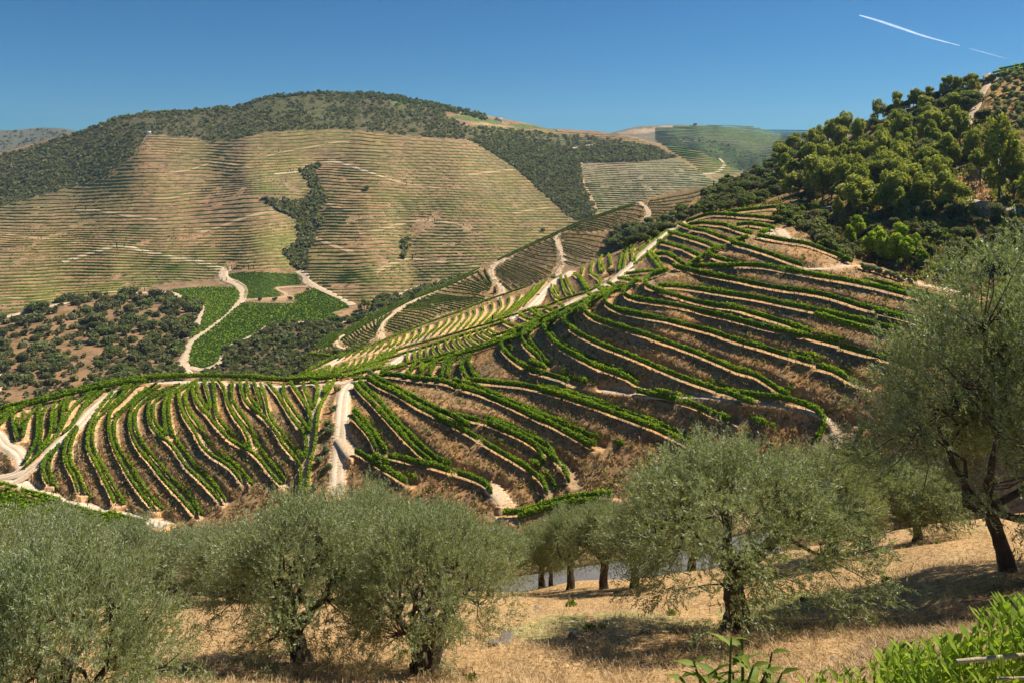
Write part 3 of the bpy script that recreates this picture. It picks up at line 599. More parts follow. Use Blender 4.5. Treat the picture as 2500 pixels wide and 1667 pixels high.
VP = {
 'near': [([(2060,1620),(2140,1545),(2250,1490),(2400,1440),(2560,1400),(2560,1500),(2300,1560),(2200,1640),(2050,1680)], (.27,.175,.10), .3), ([(1740,1490),(1900,1445),(2060,1440),(2040,1462),(1900,1500),(1780,1512)], (.36,.37,.13), 0),
          ([(1240,1540),(1340,1508),(1430,1505),(1440,1530),(1300,1565)], (.40,.37,.15), 0), ([(1440,1500),(1600,1500),(1750,1512),(1640,1545),(1480,1530)], (.42,.37,.16), 0), ([(560,1650),(720,1640),(760,1667),(540,1680)], (.40,.38,.16), 0)],
 'front': [(c3([(180,330),(560,230),(1160,220),(1130,330),(620,470),(60,480)]), (.24,.18,.09), .5)],
 'valley': [(SC_L, (.135,.115,.06), 1.5), (SC_R, (.15,.12,.07), 1.0), (TERR_R, (.27,.21,.14), .3), (GUL, (.10,.09,.05), .5), (VAL_SCRUB, (.27,.17,.09), .5), (VAL_SCRUB2, (.17,.12,.06), .6),
            (G1, (.10,.16,.03), 0), (G2, (.10,.16,.03), 0), (G3, (.12,.17,.035), 0), (cD([(1750,215),(1960,205),(1990,225),(1870,255),(1830,262)]), (.33,.22,.13), 0),
            (cD([(1540,300),(1830,265),(1880,300),(1700,325)]), (.33,.22,.13), 0)]+[(p, (.12,.17,.05), .3) for p in FARGREEN]+[(cB([(880,265),(1000,262),(1180,290),(1180,300)]), (.42,.32,.18), 0)],
 'wooded': [(cE([(2110,230),(2200,180),(2352,140),(2600,80),(2600,200),(2352,215),(2120,245)]), (.16,.20,.03), 0), (cE([(2130,250),(2352,220),(2800,200),(2800,500),(2100,470)]), (.36,.26,.12), .5),
            (cE([(1900,870),(2352,850),(2900,880),(2900,1250),(2352,1240),(2230,1180),(1960,1040)]), (.42,.28,.17), 0)],
 'far_right': [(cE([(-100,560),(105,540),(430,535),(620,545),(850,600),(900,640),(300,600),(0,600)]), (.14,.18,.07), .4), (cE([(0,620),(300,605),(600,760),(850,800),(400,830),(200,700)]), (.12,.13,.08), .6),
               (cE([(160,625),(290,608),(300,640),(180,650)]), (.40,.30,.20), 0), (cE([(-300,590),(105,540),(108,552),(-100,600)]), (.40,.30,.20), 0)],
}
BASE = {'front': (.32,.22,.12), 'middle': (.28,.19,.10), 'valley': (.31,.20,.11), 'wooded': (.22,.16,.08), 'far_right': (.22,.18,.11), 'far_left': (.13,.13,.08), 'near': (.54,.36,.175)}
WEED = {'front': .8, 'middle': .4, 'valley': .4, 'wooded': .5, 'far_right': .6, 'far_left': .9, 'near': .6}

# rows of the middle ridge
MG = [([c1(g) for g in [[(1890,690),(1925,770),(1965,850)],[(1700,790),(1820,840),(1955,905)],[(1500,880),(1650,900),(1850,935)],[(1400,930),(1600,960),(1850,980),(1950,1010)],[(1250,1000),(1500,1015),(1750,1065)],[(1100,1085),(1300,1105),(1450,1155)],[(980,1180),(1150,1205),(1300,1245)],[(925,1262),(1030,1305),(1080,1325)]]], 30, 'between the two lower tracks'),
      ([c1(g) for g in [[(1000,1125),(935,1185),(895,1225)],[(720,1235),(740,1295),(860,1345)],[(600,1305),(640,1365),(760,1425)],[(515,1345),(545,1405),(680,1465)]]], 15, 'left of the lowest track'),
      ([c1(g) for g in [[(490,1300),(350,1375),(245,1490)],[(500,1335),(400,1405),(350,1500)],[(445,1365),(425,1435),(520,1490)]]], 7, 'at the tip of the ridge'),
      ([c2(g) for g in [[(560,725),(590,740),(612,765)],[(290,830),(450,885),(640,890)],[(125,935),(300,985),(480,1055),(560,1105)],[(35,1010),(130,1085),(280,1175),(310,1205)],[(55,1115),(120,1155),(200,1225)]]], 17, 'between the cypress track and the next one'),
      ([c2(g) for g in [[(655,685),(850,685),(1050,715),(1180,755)],[(655,765),(850,795),(1000,855),(1180,875)],[(675,830),(850,905),(960,925)],[(695,950),(800,985),(860,1005)]]], 9, 'in the hollow below the shade trees'),
      ([c2(g) for g in [[(705,630),(800,640),(850,665)],[(860,575),(1000,605),(1120,645)],[(1000,505),(1200,545),(1370,605)],[(1100,465),(1300,485),(1480,525)],[(1250,425),(1400,415),(1470,435)]]], 14, 'left of the highest track'),
      ([c2(g) for g in [[(1490,375),(1700,335),(1900,295),(2060,245)],[(1505,405),(1700,400),(1990,355)],[(1515,465),(1700,470),(1850,465)],[(1515,535),(1700,540)]]], 8, 'right of the highest track'),
      ([c1(g) for g in [[(260,1500),(660,1238),(1200,968),(1500,850),(1850,690)],[(420,1440),(720,1250),(1220,985),(1520,866),(1870,705)]]], 3, 'along the ridge line'),
      ([c2(g) for g in [[(10,955),(300,806),(600,676),(900,536),(1400,376)],[(60,945),(320,812),(620,686),(920,546),(1400,384)]]], 2, 'along the upper ridge line')]
VLV = np.array([[326,326,328,330,317,330,344,352,360],[384,380,380,389,388,392,396,402,410],[445,445,445,440,428,440,446,450,455],[506,506,500,478,482,488,490,495,500],[556,560,564,552,528,530,534,540,545],
   [606,606,612,608,586,590,592,596,600],[660,652,654,656,652,650,640,640,640],[710,698,690,694,688,690,680,680,680],[765,735,715,715,735,738,735,730,730],[830,790,760,760,775,780,780,780,780]], float)
VLX = np.array([-200,200,400,600,800,1000,1200,1400,1700], float)

# ------------------------------------------------------------------ terraces: benches are cut into / built out from the hillside
class Carve:
    def __init__(s): s.P, s.n, s.par, s.tone = [], [], [], []
    def add(s, P, n, lo, hi, bl, tone, z=None):
        for k in range(len(P)):
            s.P.append(P[k]); s.n.append(n[k]); s.par.append((lo, hi, bl)); s.tone.append(tone)
    def build(s):
        s.P = np.array(s.P); s.n = np.array(s.n); s.par = np.array(s.par); s.tone = np.array(s.tone)
        s.kd = KDTree(len(s.P))
        for i, p in enumerate(s.P): s.kd.insert((p[0], p[1], 0), i)
        s.kd.balance()
    def apply(s, V, tone, sel):
        idx = np.nonzero(sel)[0]; find = s.kd.find_n
        for i in idx:
            x, y, z = V[i]; best = 0; bz = 0; bt = None; bd = 9e9
            for _, j, dist in find((x, y, 0), 3):
                p = s.P[j]; n = s.n[j]; lo, hi, bl = s.par[j]
                dx, dy = x-p[0], y-p[1]; d = dx*n[0]+dy*n[1]; t = abs(-dx*n[1]+dy*n[0])
                if t > 1.6+bl*.2: continue
                wv = 1.0 if lo <= d <= hi else max(0., 1-(lo-d)/bl if d < lo else 1-(d-hi)/(bl*.8))
                if wv > best: best, bz, bt, bd = wv, p[2], s.tone[j], d
            if best > 0:
                ww = best*best*(3-2*best); V[i, 2] = z*(1-ww)+bz*ww
                f = 1.0 if best >= 1 else (0.0 if best < .55 else (best-.55)/.45*.6)
                tone[i, :3] = tone[i, :3]*(1-f)+bt[:3]*f; tone[i, 3] *= (1-f)

PATH = np.array([.60, .43, .26]); PATHD = np.array([.50, .36, .21])
carve = Carve(); carveM = Carve()
ROWS = []       # (area, world line, scale of the hedge, kind)
base_rows = []
for kind, area, line in RW:
    P = on_ground(front, line, .7); n = normals2(P)
    base_rows.append((kind, area, line, P, n))
    if kind == 'o': carve.add(P, n, -2.5 if area in (RS, 'upper right slope') else -2.7, .2, 1.4, PATHD*.78 if area in (RS, 'upper right slope') else PATH)  # right-slope benches: post shadows put into a darker path colour
    elif kind == 't': carve.add(P, n, -2.3, .6, 1.0, PATH)
    elif kind == 's' and 'crest' not in area[:5]: carve.add(P, n, -.7, .9, 1.2, PATHD)
road_lines = []
for slope, line, wd, lab, _ in ROADS:
    P = on_ground(slope, line, 1.0 if slope is front else 2.0, 3.0); n = normals2(P); road_lines.append((slope, P, n, wd, lab))
    if slope is front: carve.add(P, n, -wd/2-.3, wd/2+.3, 1.6, PATH)
carve.build()
for kind, area, line, P, n in base_rows:
    if kind == 'i':        # stand it on the level of the terrace it belongs to
        q = P.copy(); px = PX0+F*P[:, 0]/P[:, 1]; py = HY-F*(P[:, 2])/P[:, 1]
        for i in range(len(P)):
            _, j, d = carve.kd.find((P[i, 0], P[i, 1], 0))
            if d < 5.5:
                z = carve.P[j][2]; Y = z*F/(HY-py[i])
                if abs(Y-P[i, 1]) < 7: q[i] = ((px[i]-PX0)/F*Y, Y, z)
        for _ in range(3): q[1:-1] = (q[:-2]+q[1:-1]*2+q[2:])/4
        ROWS.append((area, q, 1.0, kind))
    else:
        ROWS.append((area, P, .75 if kind == 't' else 1.0, kind))
mrows = []
for guides, n_, words in MG:
    for l in loft(guides, n_, .05):
        P = on_ground(middle, l, 1.6); n = normals2(P); carveM.add(P, n, -1.9, .6, 1.3, PATHD*.85); mrows.append((words, P))
for slope, P, n, wd, lab in road_lines:
    if slope is middle: carveM.add(P, n, -wd/2-.3, wd/2+.3, 2.0, PATH)
carveM.build()
# terraces on the far hill: lines spread between measured levels
vlines = []
nlev = 0
for k in range(len(VLV)-1):
    m = int(round((VLV[k+1]-VLV[k]).mean()/7.2))
    for j in range(m): vlines.append(VLV[k]*(1-j/m)+VLV[k+1]*j/m)
VROWS = []
sub = np.arange(-200, 1760, 4.0)
for k, lv in enumerate(vlines):
    yy = np.interp(sub, VLX, lv)+5.5*fbm(sub, sub*0+k*7.2, 170, 31)+.8*fbm(sub, sub*0+k*31, 40, 77)
    ins = (inpoly(sub, yy, TERR) & ~inpoly(sub, yy, GUL)); run = []
    gap = fbm(sub, sub*0+k*50, 60, 91) < -.70
    for i in range(len(sub)):
        if ins[i] and not gap[i]: run.append((sub[i], yy[i]))
        else:
            if len(run) > 5: VROWS.append(np.array(run))
            run = []
    if len(run) > 5: VROWS.append(np.array(run))
for k in range(30):
    xs_ = np.arange(1400, 1850, 4.0); yy = 398+k*5.4+(xs_-1500)*.01+1.2*fbm(xs_, xs_*0+k*9, 100, 31)+20*((xs_-1600)/260)**2*(k < 10)
    m_ = inpoly(xs_, yy, TERR_R)
    if m_.sum() > 6: VROWS.append(np.stack([xs_[m_], yy[m_]], 1))
for k in range(12):
    xs_ = np.arange(1120, 1620, 4.0); yy = 296+k*5.0+(xs_-1200)*.05+2*fbm(xs_, xs_*0+k*9, 100, 35)
    m_ = inpoly(xs_, yy, TERR_U)
    if m_.sum() > 6: VROWS.append(np.stack([xs_[m_], yy[m_]], 1))

# ------------------------------------------------------------------ terrain meshes
def terrain(slope, name, dpx, dpy, mat, x0, x1, back=(60, .45), up=60, extra_bottom=None, carver=None, rowpaint=None, xfine=None, zone=None):
    px = np.arange(x0, x1+dpx, dpx); tops = np.interp(px, *slope.top); bots = np.interp(px, *slope.bot)
    if extra_bottom is not None: bots = np.maximum(bots, 0)+extra_bottom
    n = int(np.ceil((bots-tops).max()/dpy)); s = np.linspace(0, 1, n+1)
    if slope is near: s = s**1.6
    PXg = np.repeat(px[:, None], n+1, 1); PYg = tops[:, None]+(bots-tops)[:, None]*s[None]
    P = slope.pt(PXg, PYg)
    # the far side of the hill falls away behind the crest
    T = P[:, 0]; nb = 7; Bk = []
    for j in range(nb, 0, -1):
        q = (j/nb)**1.7; Q = T.copy(); dY = back[0]*q; k = (T[:, 1]+dY)/T[:, 1]
        Q[:, 0] = T[:, 0]*k; Q[:, 1] = T[:, 1]+dY; Q[:, 2] = T[:, 2]*k-dY*back[1]*min(1, q+.35); Bk.append(Q)
    Gd = np.concatenate([np.stack(Bk, 1), P], 1); nx, ny = Gd.shape[:2]
    V = Gd.reshape(-1, 3).copy()
    FX_ = np.concatenate([np.repeat(px[:, None], nb, 1), PXg], 1).ravel(); FY_ = np.concatenate([np.repeat(tops[:, None], nb, 1), PYg], 1).ravel()
    tone = np.zeros((len(V), 4)); tone[:, :3] = BASE[slope.name]; tone[:, 3] = WEED[slope.name]
    for poly, c, wd in VP.get(slope.name, []):
        jx = 3*vnoise(FX_, FY_, 9, 4); jy = 3*vnoise(FX_, FY_, 9, 8)
        m = inpoly(FX_+jx, FY_+jy, poly); tone[m, :3] = c; tone[m, 3] = wd
    tone[:, :3] *= (1+.25*fbm(FX_, FY_*1.5, 60, 44))[:, None]
    if slope is valley:
        g = np.clip(.3+1.3*fbm(FX_, FY_*1.3, 130, 71), 0, .8)[:, None]*(FY_ < 690)[:, None]; tone[:, :3] = tone[:, :3]*(1-g)+tone[:, :3]*np.array([.80, 1.0, .72])*g
    if rowpaint is not None: rowpaint(V, tone, FX_, FY_)
    if carver is not None: carver.apply(V, tone, (FY_ < 1330) & (FX_ > -60) & (FX_ < 2560))
    i, j = np.meshgrid(np.arange(nx-1), np.arange(ny-1), indexing='ij')
    f = np.stack([i*ny+j, i*ny+j+1, (i+1)*ny+j+1, (i+1)*ny+j], -1).reshape(-1, 4)
    me = mesh_np(name, V, f, mat, tone=tone, smooth=True)
    return ob(name, me, kind='structure')

def paint_rows(V, tone, fx, fy):
    """bare trodden strip beside each far row, shade of the bank painted darker below it"""
    pts = np.concatenate([r for r in VROWS]); kd = KDTree(len(pts))
    for i, p in enumerate(pts): kd.insert((p[0]*.35, p[1], 0), i)
    kd.balance(); sel = np.nonzero((fy < 800) & (fx > -60) & (fx < 1900))[0]
    for i in sel:
        co, j, d = kd.find((fx[i]*.35, fy[i], 0)); dy = fy[i]-pts[j][1]
        if d < 5:
            if -.6 <= dy <= 1.9: tone[i, :3] *= 1.22; V[i, 2] += .5
            elif dy > 1.9: tone[i, :3] *= .86  # darker tone stands in for the shade of the uncut bank
terrain(far_left, 'far_left_hill', 10, 6, M['valley_ground'], -380, 290, back=(1500, .3))
terrain(far_right, 'far_right_hill', 8, 3, M['valley_ground'], 1390, 2290, back=(1500, .3))
terrain(valley, 'terraced_hill', 6, 2.8, M['valley_ground'], -390, 2040, back=(900, .35), rowpaint=paint_rows)
terrain(middle, 'middle_ridge', 3, 2.4, M['middle_ground'], 742, 1845, back=(160, .5), carver=carveM)
terrain(front, 'front_hill', 4.6, 3.2, M['front_ground'], -290, 2890, back=(140, .45), carver=carve)
terrain(wooded, 'wooded_hill', 7, 6, M['valley_ground' if 0 else 'front_ground'], 1645, 3090, back=(250, .35))
near_o = terrain(near, 'olive_slope', 12, 12, M['near_ground'], -480, 2990, back=(60, .85))
V = np.array([(-5100, -250, -182), (5500, -250, -182), (5500, 9700, -182), (-5100, 9700, -182)], float)
me = mesh_np('ground', V, np.array([[0, 1, 2, 3]]), M['valley_ground'], tone=np.array([(.2, .17, .1, .5)]*4)); ob('ground', me, kind='structure')

# ------------------------------------------------------------------ roads and tracks
def ribbon(name, slope, P, n, wd, mat, dz, level, skirt=.8):
    offs = np.array([-wd/2-.25, -wd/2, -wd/4, 0, wd/4, wd/2, wd/2+.25]); dzs = [-skirt, 0, .02, .04, .02, 0, -skirt]
    rows = []
    wob = 1+.16*vnoise(P[:, 0], P[:, 1], 9, 5)
    for o, d in zip(offs, dzs):
        Q = P.copy(); Q[:, :2] += n*(o*wob)[:, None]
        if not level: Q[:, 2] = slope.height(Q[:, 0], Q[:, 1], HY-F*P[:, 2]/P[:, 1])
        Q[:, 2] += dz+d; rows.append(Q)
    Vr = np.stack(rows, 1); a, b = Vr.shape[:2]
    i, j = np.meshgrid(np.arange(a-1), np.arange(b-1), indexing='ij')
    f = np.stack([i*b+j, i*b+j+1, (i+1)*b+j+1, (i+1)*b+j], -1).reshape(-1, 4)
    me = mesh_np(name, Vr.reshape(-1, 3), f, mat); return me
for slope, P, n, wd, lab in road_lines:
    if slope is valley: wd *= 1.5
    lvl = slope in (front, middle)
    me = ribbon('dirt_road', slope, P, n, wd, M['orange'] if slope is valley and wd < 6.9 or 'orange' in lab else M['road'], (.05 if wd != 4.0 else .02) if slope is front else (.12 if slope is middle else .5), lvl, .5 if lvl else .7)
    o = ob('dirt_road' if wd > 3.9 else 'dirt_track', me, kind='structure', label=lab)
    if lab.startswith(('pale dirt road', 'short pale')) and slope is front:      # wheel tracks worn in
        for s_ in (-.8, .8):
            Q = P.copy(); Q[:, :2] += n*s_; ob('wheel_track', ribbon('wheel_track', slope, Q, n, .55, M['track'], .13, True, .05), o)

# ------------------------------------------------------------------ vine rows
ORD = ['first','second','third','fourth','fifth','sixth','seventh','eighth','ninth','tenth','eleventh','twelfth','thirteenth','fourteenth','fifteenth','sixteenth','seventeenth','eighteenth','nineteenth','twentieth']
def ordw(k):
    if k < 20: return ORD[k]
    t = ['twenty','thirty','forty','fifty','sixty','seventy','eighty','ninety'][(k+1)//10-2]; r = (k+1) % 10
    return (t[:-1]+'ieth') if r == 0 else t+'-'+ORD[r-1]
def vine_mesh(P, per_m, h0, h1, wd, ls, core=True, bias=.5, gaps=True):
    P = np.asarray(P); n = normals2(P); seg = np.linalg.norm(np.diff(P, axis=0), axis=1); d = np.r_[0, np.cumsum(seg)]; Ln = d[-1]
    m = max(8, int(Ln*per_m)); s = rng.uniform(0, Ln, m); c = np.stack([np.interp(s, d, P[:, k]) for k in range(3)], 1); nn = np.stack([np.interp(s, d, n[:, k]) for k in range(2)], 1)
    sx, sy = c[:, 0], c[:, 1]
    lump = 1+.6*vnoise(sx, sy, .9, 3)+.5*vnoise(sx, sy, 4.0, 6)
    if gaps:
        keep = (vnoise(sx, sy, 1.6, 21)+vnoise(sx, sy, 7, 22)) > -.66; c, nn, lump = c[keep], nn[keep], lump[keep]; m = len(c)
    th = rng.uniform(0, 2*np.pi, m); rr = np.sqrt(rng.uniform(.25, 1, m)); hc = (h0+h1)/2; hh = (h1-h0)/2
    off = np.cos(th)*rr*wd/2*lump; zz = hc+np.sin(th)*rr*hh*(.85+.3*(lump-1))+(lump-1)*.35*(h1-h0)
    Q = c.copy(); Q[:, :2] += nn*off[:, None]; Q[:, 2] += zz
    A, B = rot_basis(m); V, f = quads(Q, A, B, rng.uniform(.6, 1.2, m)*ls/2, rng.uniform(.6, 1.1, m)*ls/2)
    tint = np.clip(bias+.22*(zz-hc)/hh+rng.normal(0, .12, m)+.3*vnoise(Q[:, 0], Q[:, 1], 12, 9), 0, 1)  # tint rises with height: sunlit hedge tops put into the leaf colour
    if core:
        R = resample(P, 2.0); rn = normals2(R)
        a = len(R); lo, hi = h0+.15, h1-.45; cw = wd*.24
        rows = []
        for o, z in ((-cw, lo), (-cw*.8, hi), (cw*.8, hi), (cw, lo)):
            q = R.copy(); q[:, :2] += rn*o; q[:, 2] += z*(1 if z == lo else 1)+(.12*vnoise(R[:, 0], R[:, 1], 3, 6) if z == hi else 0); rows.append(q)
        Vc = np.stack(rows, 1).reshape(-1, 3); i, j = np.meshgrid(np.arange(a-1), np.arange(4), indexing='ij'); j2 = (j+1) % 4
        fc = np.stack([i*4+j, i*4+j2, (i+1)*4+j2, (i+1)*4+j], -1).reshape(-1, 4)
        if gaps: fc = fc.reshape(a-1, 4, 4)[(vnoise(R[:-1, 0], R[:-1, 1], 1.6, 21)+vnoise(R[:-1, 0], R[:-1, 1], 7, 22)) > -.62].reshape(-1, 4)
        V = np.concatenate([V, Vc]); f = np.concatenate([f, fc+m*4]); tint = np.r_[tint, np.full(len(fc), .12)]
    return V, f, tint
def post_mesh(P, step=2.2, h=1.5, r=.045):
    Q = resample(P, step); parts = []
    for q in Q:
        hh = h*(.3 if random.random() < .6 else 1.0); V, f = box(-r, r, -r, r, -.3, hh); parts.append((V+q, f))
    return join(parts)
area_rows = {}
for r in ROWS: area_rows.setdefault(r[0], []).append(r)
WHERE = {LS: ('row on the left spur, {} from the track junction', 0), MS: ('row fanning down the gully side, {} from the spur side', 0), RS: ('long row on the lower right slope, {} counted upward from the olives', 1),
         BS: ('row bundled in the crest band, {} from below', 1), 'far left nose': ('short row on the far left nose, {} from the frame edge', 0),
         'crest of the left spur': ('row along the crest of the left spur, {} from above', 2), 'crest hedge': ('hedge-like row edging the crest road, {} from the right', 3),
         'upper right slope': ('row on the upper right slope, {} counted upward to the scrub', 1), 'saddle by the fork': ('short row on the saddle by the road fork, {} from the left', 0),
         'upper crest terraces': ('row on the outermost crest slope, {} from its lower end', 0), 'middle crest terraces': ('row between the two crest bands, {} from its lower end', 0),
         'crest terraces above the band': ('row just above the crest band, {} from its left end', 0), 'lower crest terraces': ('row above the road bend, {} from its left end', 0)}
nfront = 0
for area, rows in area_rows.items():
    tmpl, mode = WHERE[area]
    key = (lambda r: r[1][:, 0].mean()) if mode == 0 else (lambda r: -HY+0+(r[1][:, 2]/r[1][:, 1]).mean()) if mode == 1 else (lambda r: -(r[1][:, 2]/r[1][:, 1]).mean()) if mode == 2 else (lambda r: -r[1][:, 0].mean())
    rows.sort(key=key)
    for k, (a, P, sc, kind) in enumerate(rows):
        Y = P[:, 1].mean(); side = {'o': 'outer ', 'i': 'inner ', 'ti': 'inner ', 't': 'outer '}.get(kind, '')
        per = 30 if Y < 260 else 20
        b = .46 if kind in 'oi' else .56
        sw = .62 if area in (LS, MS, 'far left nose') else (.6 if kind in 't' or 'crest terraces' in area or area in (BS, 'saddle by the fork') else .92)
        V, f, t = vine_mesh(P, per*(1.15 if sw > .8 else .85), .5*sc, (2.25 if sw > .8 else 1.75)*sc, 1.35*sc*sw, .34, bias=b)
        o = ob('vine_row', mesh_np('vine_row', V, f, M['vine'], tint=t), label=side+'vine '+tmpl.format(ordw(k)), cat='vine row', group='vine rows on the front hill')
        if Y < 290:
            V, f = post_mesh(P); ob('post', mesh_np('post', V, f, M['post']), o, kind='stuff')
        nfront += 1
far_m = []
for words in dict.fromkeys(w_ for w_, _ in mrows):
    rows = [p for w_, p in mrows if w_ == words]; rows.sort(key=lambda p: (p[:, 2]/p[:, 1]).mean())
    for k, P in enumerate(rows):
        if len(P) < 4: continue
        if words in ('at the tip of the ridge', 'right of the highest track', 'along the upper ridge line') or k % 3 == 2: far_m.append(P); continue
        V, f, t = vine_mesh(P, 9, .3, 1.9, 1.25, .55, bias=.45)
        ob('vine_row', mesh_np('vine_row', V, f, M['vine_far'], tint=t), label=f'middle ridge vine row {words}, {ordw(k)} from below', cat='vine row', group='vine rows on the middle ridge')
parts, tt = [], []
for P in far_m:
    V, f, t = vine_mesh(P, 9, .3, 1.9, 1.25, .55, bias=.45); parts.append((V, f)); tt.append(t)
V, f = join(parts); ob('ridge_vine_rows', mesh_np('ridge_vine_rows', V, f, M['vine_far'], tint=np.concatenate(tt)), kind='stuff', label='remaining thin vine rows of the middle ridge', cat='vine rows')
# far hill: hundreds of rows, built as one mass
parts, tt = [], []
for r in VROWS:
    q = resample(r, 4.0); P = valley.pt(q[:, 0], q[:, 1]); P = resample(P, 6.0)
    V, f, t = vine_mesh(P, .34, .2, 1.9, 1.5, 1.9, core=False, bias=.5, gaps=False); parts.append((V, f)); tt.append(t)
    a = len(P); jz = 1+.7*vnoise(P[:, 0], P[:, 1], 14, 3)+.5*vnoise(P[:, 0], P[:, 1], 70, 3); Vs = []
    nn = normals2(P)
    for o_, z in ((.9, 0), (.6, 1.75), (-.6, 1.75), (-.9, 0)):
        Q = P.copy(); Q[:, :2] += nn*(o_*jz)[:, None]; Q[:, 2] += z*jz; Vs.append(Q)
    Vs = np.stack(Vs, 1).reshape(-1, 3); i, j = np.meshgrid(np.arange(a-1), np.arange(3), indexing='ij')
    fc = np.stack([i*4+j, i*4+j+1, (i+1)*4+j+1, (i+1)*4+j], -1).reshape(-1, 4)
    keep = vnoise(P[:-1, 0], P[:-1, 1], 25, 61) > -.33; fc = fc.reshape(a-1, 3, 4)[keep].reshape(-1, 4)
    if len(fc): parts.append((Vs, fc)); tt.append(np.clip(.6+.3*vnoise(Vs[fc[:, 0], 0], Vs[fc[:, 0], 1], 90, 5)+rng.normal(0, .08, len(fc)), 0, 1))
V, f = join(parts); ob('far_vine_rows', mesh_np('far_vine_rows', V, f, M['vine_far'], tint=np.concatenate(tt)), kind='stuff', label='hundreds of thin vine rows lining the terraces of the far hill', cat='vine rows')
# the solid green fields in the valley: close rows
def field_rows(slope, poly, ang, step, per, ls, h, wd, seg):
    ps = np.array(poly); cx, cy = ps.mean(0); R = 400; parts, tt = [], []
    ca, sa = math.cos(ang), math.sin(ang)
    for k in np.arange(-R, R, step):
        t = np.arange(-R, R, 3.0); x = cx+ca*t-sa*k; y = cy+(sa*t+ca*k)*.9; m_ = inpoly(x, y, poly); run = []
        for i in range(len(t)+1):
            if i < len(t) and m_[i]: run.append((x[i], y[i]))
            else:
                if len(run) > 2:
                    q = np.array(run); P = slope.pt(q[:, 0], q[:, 1]); P = resample(P, seg)
                    if len(P) > 2:
                        V, f, t2 = vine_mesh(P, per, .1, h, wd, ls, core=True, bias=.62, gaps=False); parts.append((V, f)); tt.append(t2)
                run = []
    V, f = join(parts); return V, f, np.concatenate(tt)
for poly, ang, lab in ((G1, 1.15, 'green vine field on the left between two pale tracks in the valley'), (G2, -.15, 'green vine field below the far terraces, upper one of the valley'), (G3, .5, 'large green vine field on the valley spur, lowest of the three')):
    V, f, t = field_rows(valley, poly, ang, 3.4, .6, 1.3, 1.6, 1.9, 5)
    ob('vine_field', mesh_np('vine_field', V, f, M['vine'], tint=t), kind='stuff', label=lab, cat='vine field')
V, f, t = field_rows(front, c7([(-300,1130),(150,1130),(215,1160),(100,1200),(0,1230),(-300,1260)]), .2, 9, 14, .4, 1.6, 1.2, 2); parts = [(V, f)]; tt = [t]
V, f, t = field_rows(front, c7([(-200,1290),(200,1190),(300,1180),(500,1260),(700,1320),(1000,1390),(1400,1470),(1400,1600),(0,1600),(-200,1500)]), .27, 9, 14, .4, 1.6, 1.2, 2); parts.append((V, f)); tt.append(t)
V, f = join(parts); ob('vine_field', mesh_np('vine_field', V, f, M['vine'], tint=np.concatenate(tt)), kind='stuff', label='strip of bright green vines below the road at the left foot', cat='vine field')
V, f, t = field_rows(wooded, cE([(2125,232),(2200,190),(2352,155),(2600,90),(2600,190),(2352,205)]), -.25, 6, 2.5, .9, 1.7, 1.4, 4)
ob('vine_field', mesh_np('vine_field', V, f, M['vine'], tint=t), kind='stuff', label='yellow-green vineyard on the skyline of the right slope', cat='vine field')

# ------------------------------------------------------------------ trees and shrubs of the slopes
def crown_mesh(seed, lobes, n, ls, trend=.45, squash=1.0):
    """leaf sprays through and over a set of lobes (centre, radii)"""
    r = np.random.default_rng(seed); w_ = np.array([l[1][0]*l[1][1]*l[1][2] for l in lobes])**.66; w_ /= w_.sum()
    k = r.choice(len(lobes), n, p=w_); D = r.normal(size=(n, 3)); D /= np.linalg.norm(D, axis=1)[:, None]
    rad = r.uniform(.45, 1.08, n)**.6; c = np.array([l[0] for l in lobes])[k]; R = np.array([l[1] for l in lobes])[k]
    P = c+D*R*rad[:, None]; P += r.normal(0, .04, P.shape)*R
    A, B = rot_basis(n, r); A[:, 2] *= squash
    V, f = quads(P, A, B, r.uniform(.5, 1.2, n)*ls/2, r.uniform(.5, 1.1, n)*ls/2)
    lob = r.normal(0, .12, len(lobes))[k]
    t = np.clip(trend+.12*D[:, 2]+lob+r.normal(0, .1, n), 0, 1); return V, f, t
def trunk_mesh(seed, h, r0, lean=.1, limbs=4, spread=.4, top=None, k=6):
    r = np.random.default_rng(seed); parts = []
    p = [np.array([0, 0, -.6])]; 
    for i in range(5): p.append(np.array([lean*h*(i+1)/5*r.uniform(.5, 1.5), lean*h*r.uniform(-.4, .4), h*(i+1)/5]))
    parts.append(tube(p, np.linspace(r0*1.2, r0*.5, 6), k, .08, seed))
    T = top or h*1.7
    for i in range(limbs):
        a = r.uniform(0, 6.28); s = p[2+i % 3]; e = np.array([math.cos(a)*spread*h, math.sin(a)*spread*h, T-s[2]])*r.uniform(.6, 1)+s
        m_ = (s+e)/2+r.normal(0, .06*h, 3); parts.append(tube([s, m_, e], [r0*.45, r0*.3, r0*.1], 5))
    return join(parts)
KINDS = {}
